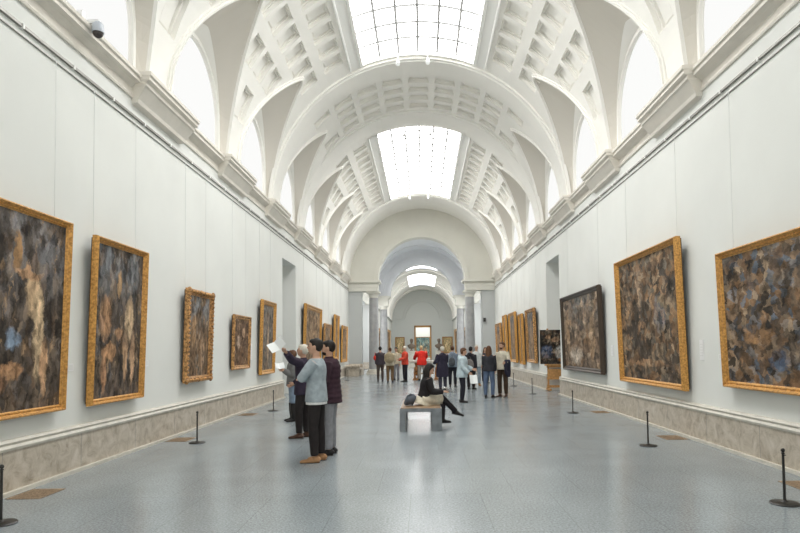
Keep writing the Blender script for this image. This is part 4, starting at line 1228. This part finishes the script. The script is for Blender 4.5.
    # ---- tights or boots shafts
    if boots:
        for s in (1, -1):
            hp, kn, an, ll = J['l', s]; g = MB()
            g.loft([kn.lerp(an, boots.get('from', .25)), kn.lerp(an, .6), an], [boots.get('r', .066)*b, boots.get('r', .066)*.95*b, .054], seg=14)
            g.build('boot_shaft' if boots.get('from', .25) > 0 else 'stocking', boots['mat'], e, smooth=True)
    if shoes:
        for s in (1, -1):
            hp, kn, an, ll = J['l', s]; fd = J['f', s]; g = MB(); up = Vector((0, 0, 1)); 
            if abs(fd.z) > .1: up = (Vector((0, 0, 1))-fd.z*fd).normalized()
            side = fd.cross(up).normalized()
            st = [(-.075, .030, .034, .0), (-.05, .036, .05, .0), (0, .038, .055, 0), (.05, .040, .045, 0), (.10, .046, .032, 0), (.145, .046, .028, 0), (.18, .040, .024, 0), (.198, .026, .018, 0)]
            base = an - up*AN*.98
            g.loft([base+fd*q*k+up*(h_+.0) for q, w_, h_, z in st], [(w_, h_) for q, w_, h_, z in st], side=side, seg=14)
            g.loft([base+up*.05, base+up*.10], [(.042), (.042)], seg=12)
            sole = MB()
            sole.loft([base+fd*q*k+up*.008 for q, w_, h_, z in st], [(w_*1.08, .010) for q, w_, h_, z in st], side=side, seg=14)
            so_ = g.build('shoe', shoes, e, smooth=True); sole.build('sole', M['black'], so_)
    e['_'] = 0; del e['_']
    J['e'] = e; J['hc'] = hc; J['T'] = T
    J['world'] = lambda v: Matrix.Translation((x, y, 0)) @ Matrix.Rotation(R(heading-90), 4, 'Z') @ Vector(v)
    return J

def T_(name, c, nm, **kw): return dict(mat=pm(nm, c), name=name, **kw)
# 1 man in the pale grey sweater, arms folded, nearest visitor
P1 = person('man in pale grey sweater, black trousers and tan shoes, arms folded, nearest visitor', -1.50, 8.72, 176, 1.78, 1.04,
    arms=dict(l=((-.22, .62, -.85), (.95, .10, .10)), r=((.22, .62, -.85), (-.95, .15, .0))), legs=dict(l=((-.03, .05, -1), (0, -.04, -1)), r=((.05, -.04, -1), (0, -.05, -1))),
    head=(8, 4), hair=('short', HB), top=T_('sweater', (.34, .39, .42), 'grey_sweater_wool', fat=.022, hem=-.10, under=pm('white_cotton', (.75, .75, .74))),
    bottom=T_('trousers', (.022, .018, .018), 'black_denim', fat=.010), shoes=pm('tan_suede', (.36, .20, .10)), vox=.014)
# 2 man in puffer jacket
P2 = person('man in dark plum puffer jacket and grey trousers standing right of the grey sweater', -1.40, 9.3, 172, 1.76, 1.03,
    arms=dict(l=((-.18, .10, -1), (.1, .45, -1)), r=((.15, .2, -1), (-.2, .8, -.3))), head=(12, 0), hair=('short', HB), beard=HB,
    top=T_('puffer_jacket', (.045, .022, .032), 'plum_nylon', fat=.05, hem=-.16, puff=.016, collar=True, hood=False), bottom=T_('trousers', (.27, .27, .29), 'grey_cotton', fat=.016), shoes=pm('black_leather', (.02, .018, .018), .4), vox=.014)
# 3 pointing person
P3 = person('white-haired person in a dark navy jacket pointing up at the wall with a raised arm', -2.16, 11.1, 165, 1.72, 1.0,
    arms=dict(l=((-.92, .05, .20), (-.85, -.02, .52)), r=((.1, .2, -1), (-.2, .9, -.5))), legs=dict(l=((-.1, .08, -1), (0, -.02, -1))), head=(10, 8), hair=('short', HW),
    top=T_('jacket', (.035, .026, .045), 'navy_jacket_cloth', fat=.03, hem=-.14, collar=True), bottom=T_('trousers', (.03, .026, .028), 'black_denim'), shoes=pm('brown_leather', (.09, .05, .035), .4), vox=.015)
# 4 woman with jeans and boots
P4 = person('woman in grey jacket, blue jeans and black boots reading by the left wall', -2.92, 13.7, 200, 1.62, .95,
    arms=dict(l=((-.1, .1, -1), (.35, .7, .45)), r=((.1, .1, -1), (-.35, .7, .45))), head=(0, 6), hair=('bob', HBR),
    top=T_('jacket', (.15, .15, .15), 'charcoal_wool', fat=.026, hem=-.08), bottom=T_('jeans', (.20, .26, .34), 'faded_denim', fat=.010), boots=dict(mat=pm('black_leather', 0), **{'from': .12, 'r': .082}), shoes=pm('black_leather', 0), vox=.016)
def leaflet(name, label, c, rz, tilt, w=.2, h=.21, cat='leaflet', open_=22):
    e = empty(name, c, rz); tag(e, label, cat)
    b = MB(); a = R(open_)
    for s in (-1, 1):
        x1 = s*w/2*math.cos(a); y1 = -w/2*math.sin(a)
        b.add([(0, 0, -h/2), (x1, y1, -h/2), (x1, y1, h/2), (0, 0, h/2), (0, .004, -h/2), (x1, y1+.004, -h/2), (x1, y1+.004, h/2), (0, .004, h/2)], [(0, 1, 2, 3), (4, 5, 6, 7), (1, 5, 6, 2), (0, 1, 5, 4), (3, 2, 6, 7)])
    b.build('sheet', M['paper'], e, fix=False); e.rotation_euler.x = tilt
    return e
w = P3['world'](P3['h', -1])
leaflet('leaflet', 'white folded leaflet held up by the pointing person', (w.x-.12, w.y, w.z+.07), R(15), R(-35), .30, .21).rotation_euler.y = R(-35)
w = P4['world']((P4['h', 1]+P4['h', -1])/2)
leaflet('leaflet', 'white leaflet held by the woman in jeans and boots', (w.x-.0, w.y-.06, w.z+.05), R(30), R(-40), .22, .16)

# 5-6 pair by the left column
P5 = person('person in dark clothes with a small red bag, seen from behind beside the beige backpack', -2.1, 30.1, 95, 1.76, 1., hair=('short', HB), top=T_('jacket', (.06, .05, .06), 'dark_grey_jacket', fat=.03, hem=-.12), bottom=T_('trousers', (.09, .07, .06), 'dark_brown_cotton'), shoes=pm('black_leather', 0), vox=.02)
P6 = person('person in brown trousers seen from behind with a big beige backpack', -1.55, 29.0, 88, 1.70, 1.05, arms=dict(l=((-.15, .1, -1), (.2, .6, -.5)), r=((.15, .1, -1), (-.2, .6, -.5))), lean=6, hair=('short', HBR), top=T_('jacket', (.50, .44, .33), 'beige_jacket', fat=.04, hem=-.1), bottom=T_('trousers', (.17, .11, .06), 'brown_cotton'), shoes=pm('black_leather', 0), vox=.02)
def backpack(label, P, c, sz=(.19, .11, .26), off=-.24, z=.22, mt=None):
    J = P; q = J['world'](J['T'](z, off))
    e = empty('backpack', q, J['e'].rotation_euler.z); tag(e, label, 'backpack')
    b = MB(); b.ell((0, 0, 0), sz, seg=18, rings=12); b.ell((0, -.02, -.08), (sz[0]*.95, sz[1]*.95, sz[2]*.6), seg=18, rings=12); b.build('bag', mt, e, smooth=True)
    b = MB(); b.ell((0, -sz[1]*.85, -.07), (sz[0]*.6, .05, sz[2]*.4), seg=14, rings=8); b.build('front_pocket', mt, e, smooth=True)
    b = MB(); b.loft([(-.04, .02, sz[2]*.9), (-.03, .02, sz[2]+.06), (.03, .02, sz[2]+.06), (.04, .02, sz[2]*.9)], [.01]*4, side=(0, 1, 0), seg=6); b.build('handle', mt, e)
backpack('big beige backpack on the person in brown trousers', P6, 0, (.24, .13, .27), -.31, .26, pm('beige_canvas', (.34, .28, .18)))
q = P5['world'](P5['T'](.28, -.02)+Vector((-.27, 0, 0)))
e = empty('shoulder_bag', q); tag(e, 'small red bag at the left side of the person in dark clothes', 'bag')
b = MB(); b.ell((0, 0, -.05), (.07, .12, .13)); b.build('bag', pm('red_nylon', (.60, .05, .03)), e, smooth=True)
b = MB(); b.loft([(0, -.08, .05), (.02, 0, .22), (0, .08, .05)], [.01]*3, seg=6); b.build('strap', pm('red_nylon', 0), e)
# 7 red jacket man
P7 = person('white-haired man in a red jacket and black trousers, left of the marble table', -.84, 29.5, 200, 1.76, 1.08, arms=dict(l=((-.1, .3, -1), (.3, .9, -.1)), r=((.1, .2, -1), (-.3, .9, -.2))), hair=('short', HW), top=T_('jacket', (.62, .075, .045), 'red_fleece', fat=.032, hem=-.1, collar=True), bottom=T_('trousers', (.02, .02, .028), 'black_cotton'), shoes=pm('black_leather', 0), vox=.02)
P8 = person('dark-haired person in a cream top partly hidden behind the man in the red jacket', -1.35, 31.2, 250, 1.72, .95, hair=('short', HB), top=T_('shirt', (.55, .48, .36), 'cream_shirt', hem=-.1), bottom=T_('trousers', (.25, .25, .27), 'grey_cotton2'), shoes=pm('black_leather', 0), vox=.02)
# 9 red coat at table
P9 = person('person in a bright red coat bending over the marble table', -.02, 30.5, 100, 1.80, 1.2, lean=14, arms=dict(l=((-.3, .7, -.8), (.0, .9, -.4)), r=((.3, .7, -.8), (.0, .9, -.4))), hair=('short', HBL), top=T_('coat', (.68, .03, .02), 'bright_red_coat', fat=.045, hem=-.18), bottom=T_('trousers', (.34, .31, .27), 'stone_cotton', fat=.02), shoes=pm('black_leather', 0), vox=.02)
# 10 navy long coat
P10 = person('person with white hair in a long dark navy coat, right of the seated woman', .80, 23.4, 120, 1.70, 1.08, arms=dict(l=((-.35, .2, -1), (.2, .8, -.2)), r=((.25, .3, -1), (-.3, .8, .1))), hair=('short', HW), top=T_('coat', (.03, .026, .045), 'navy_coat_cloth', fat=.035, hem=-.42, flare=.08, collar=True), bottom=T_('trousers', (.05, .05, .07), 'dark_navy_cotton'), shoes=pm('black_leather', 0), vox=.018)
# 11 blue grey jacket
P11 = person('person in a blue-grey jacket with black trousers just behind the long navy coat', 1.28, 25.2, 80, 1.72, 1.02, arms=dict(l=((-.1, .2, -1), (.2, .9, -.3)), r=((.1, .2, -1), (-.2, .9, -.3))), hair=('short', HBR), top=T_('jacket', (.24, .29, .36), 'blue_grey_nylon', fat=.035, hem=-.1, hood=True), bottom=T_('trousers', (.03, .03, .035), 'black_cotton'), shoes=pm('black_leather', 0), vox=.02)
backpack('dark grey backpack on the person in the blue-grey jacket', P11, 0, (.14, .08, .19), -.245, .12, pm('charcoal_canvas', (.08, .09, .10)))
# 12 light blue jacket woman
P12 = person('brown-haired woman in a light blue jacket and black trousers holding white sheets', 1.20, 17.9, 350, 1.63, 1.02, lean=4, arms=dict(l=((-.2, .25, -1), (.3, .9, -.3)), r=((.15, .1, -1), (.0, .75, -.7))), legs=dict(l=((-.03, .02, -1), (0, -.1, -1)), r=((.05, .1, -1), (0, -.1, -1))), head=(0, -12), hair=('bob', HBR),
    top=T_('jacket', (.47, .56, .60), 'light_blue_nylon', fat=.036, hem=-.14, hood=True, collar=True), bottom=T_('trousers', (.02, .018, .022), 'black_cotton', fat=.012), shoes=pm('black_leather', 0), vox=.016)
w = P12['world'](P12['h', 1]+Vector((.02, .03, -.08)))
leaflet('leaflet', 'white sheets held low by the woman in the light blue jacket', (w.x+.02, w.y-.02, w.z-.04), R(10), R(-20), .24, .26)
# 13 dark jacket with grey bag
P13 = person('person in a black jacket carrying a grey shoulder bag, behind the light blue jacket', 1.92, 23.6, 60, 1.68, 1.0, hair=('short', HB), top=T_('jacket', (.03, .028, .035), 'black_jacket', fat=.03, hem=-.1, hood=True), bottom=T_('trousers', (.04, .035, .04), 'black_denim'), shoes=pm('black_leather', 0), vox=.02)
q = P13['world'](P13['T'](.05, -.235)+Vector((.05, 0, 0)))
e = empty('shoulder_bag', q); tag(e, 'large grey-brown shoulder bag on the back of the person in the black jacket', 'bag')
b = MB(); b.ell((0, 0, 0), (.17, .08, .24)); b.build('bag', pm('grey_brown_cloth', (.20, .18, .17)), e, smooth=True)
b = MB(); b.loft([(-.1, .05, .15), (-.02, .1, .42), (.1, .05, .15)], [.012]*3, seg=6); b.build('strap', pm('grey_brown_cloth', 0), e)
# 14 white top
P14 = person('white-haired person in a white top and pale jeans, behind the group on the right', 2.36, 26.0, 275, 1.76, 1.0, hair=('short', HW), top=T_('shirt', (.66, .68, .68), 'white_knit', fat=.026, hem=-.14), bottom=T_('jeans', (.33, .39, .45), 'pale_denim'), shoes=pm('tan_suede', 0), vox=.02)
P15 = person('brown-haired woman in dark clothes behind the couple on the right', 2.90, 27.6, 280, 1.66, .98, hair=('long', HBR), top=T_('jacket', (.05, .045, .05), 'dark_jacket_2', fat=.026, hem=-.1), bottom=T_('trousers', (.04, .04, .045), 'black_cotton'), shoes=pm('black_leather', 0), vox=.02)
# 16 woman back, jeans
P16 = person('woman with long brown hair, dark top and blue jeans seen from behind', 2.18, 19.5, 70, 1.69, 1.02, arms=dict(l=((-.12, .25, -1), (.2, .8, -.3)), r=((.12, .15, -1), (-.1, .4, -.8))), legs=dict(l=((-.08, -.02, -1), (0, -.04, -1)), r=((.06, .08, -1), (0, -.04, -1))), hair=('long', HBR), top=T_('sweater', (.035, .035, .042), 'black_knit', fat=.018, hem=-.06), bottom=T_('jeans', (.10, .14, .22), 'blue_denim', fat=.008), shoes=pm('black_leather', 0), vox=.016)
# 17 man cream shirt
P17 = person('man in a cream shirt and dark brown trousers holding a dark coat over his arm', 2.66, 19.8, 235, 1.81, 1.0, arms=dict(l=((-.4, .25, -1), (.05, .95, -.2)), r=((.15, .1, -1), (.0, .4, -.9))), head=(-15, 0), hair=('short', HBR), beard=HBR, top=T_('shirt', (.62, .57, .46), 'cream_cotton', fat=.018, hem=-.08), bottom=T_('trousers', (.055, .035, .022), 'dark_brown_corduroy', fat=.016), shoes=pm('brown_leather', 0), vox=.016)
w = P17['world'](P17['J'] if 'J' in P17 else P17['a', -1][1].lerp(P17['a', -1][2], .5))
e = empty('folded_coat', w, R(20)); tag(e, 'dark coat hanging over the forearm of the man in the cream shirt', 'coat')
b = MB()
b.loft([(0, 0, .06), (.01, .02, -.02), (.02, .03, -.18), (.03, .02, -.36), (.06, .0, -.50)], [(.09, .06), (.13, .085), (.12, .07), (.11, .06), (.05, .03)], seg=16)
b.loft([(-.06, -.04, .05), (-.09, -.07, -.1), (-.08, -.06, -.28)], [.05, .055, .04], seg=12)
finish(remeshed(b, [pm('dark_coat_cloth', (.03, .03, .05))], 'cloth', .014, 3), 'cloth', e)
# 18 seated woman
P18 = person('dark-haired woman in black top and cream skirt sitting on the bench with crossed legs', .05, 12.35, 6, 1.66, .98, pz=.555, lean=12,
    legs=dict(l=((-.12, 1, .0), (.15, -.05, -1)), r=((-.35, 1, .13), (-.10, .62, -.62))), arms=dict(l=((-.15, .35, -1), (.45, 1, -.05)), r=((.2, .3, -1), (-.4, 1, .0))), head=(0, -22), hair=('long', HB),
    top=T_('sweater', (.02, .018, .02), 'black_jersey', fat=.02, hem=-.02), bottom=T_('skirt', (.60, .55, .44), 'cream_wool', fat=.02), boots=dict(mat=pm('black_tights', (.02, .018, .022)), **{'from': -.1}), shoes=pm('black_leather', 0), vox=.013)
w = P18['world']((P18['h', 1]+P18['h', -1])/2)
leaflet('booklet', 'open grey booklet in the lap of the seated woman', (w.x+.03, w.y, w.z+.03), R(96), R(-60), .26, .2, 'booklet', 12)
e = empty('handbag', (-.235, 12.2, .461)); tag(e, 'dark grey soft bag lying on the bench behind the seated woman', 'bag')
b = MB(); b.loft([(-.10, 0, .03), (-.05, 0, .07), (.0, 0, .11), (.06, 0, .12), (.11, 0, .10)], [(.10, .03), (.15, .07), (.17, .11), (.15, .12), (.10, .09)], side=(0, 1, 0), seg=16)
b.v = [(x, y, max(z, 0)) for x, y, z in b.v]; b.build('bag', pm('slate_cloth', (.09, .10, .12)), e, smooth=True)
b = MB(); b.loft([(-.05, -.05, .14), (-.03, -.09, .2), (.03, -.09, .24), (.06, -.05, .2)], [.012]*4, side=(0, 1, 0), seg=8); b.build('handle', pm('slate_cloth', 0), e)

# ---------------------------------------------------------------- world, camera
wd = bpy.data.worlds.new('World'); sc.world = wd; wd.use_nodes = True
wd.node_tree.nodes['Background'].inputs[0].default_value = (.85, .9, 1, 1); wd.node_tree.nodes['Background'].inputs[1].default_value = .6
cam = bpy.data.cameras.new('Camera'); co = bpy.data.objects.new('Camera', cam); col.objects.link(co)
cam.sensor_width = 36; cam.lens = 600/800*36; cam.shift_x = -22.7/800; cam.shift_y = 56.3/800; cam.clip_end = 400; cam.clip_start = .05
co.matrix_world = Matrix.Translation((.05, 0, 1.6)) @ Matrix.Rotation(R(92.5), 4, 'X') @ Matrix.Rotation(-.012, 4, 'Z')
sc.camera = co
sc.view_settings.view_transform = 'Standard'; sc.view_settings.look = 'None'; sc.view_settings.gamma = 1
sc.view_settings.exposure = 1.05
sc.cycles.max_bounces = 8; sc.cycles.diffuse_bounces = 6
sc.cycles.use_denoising = True
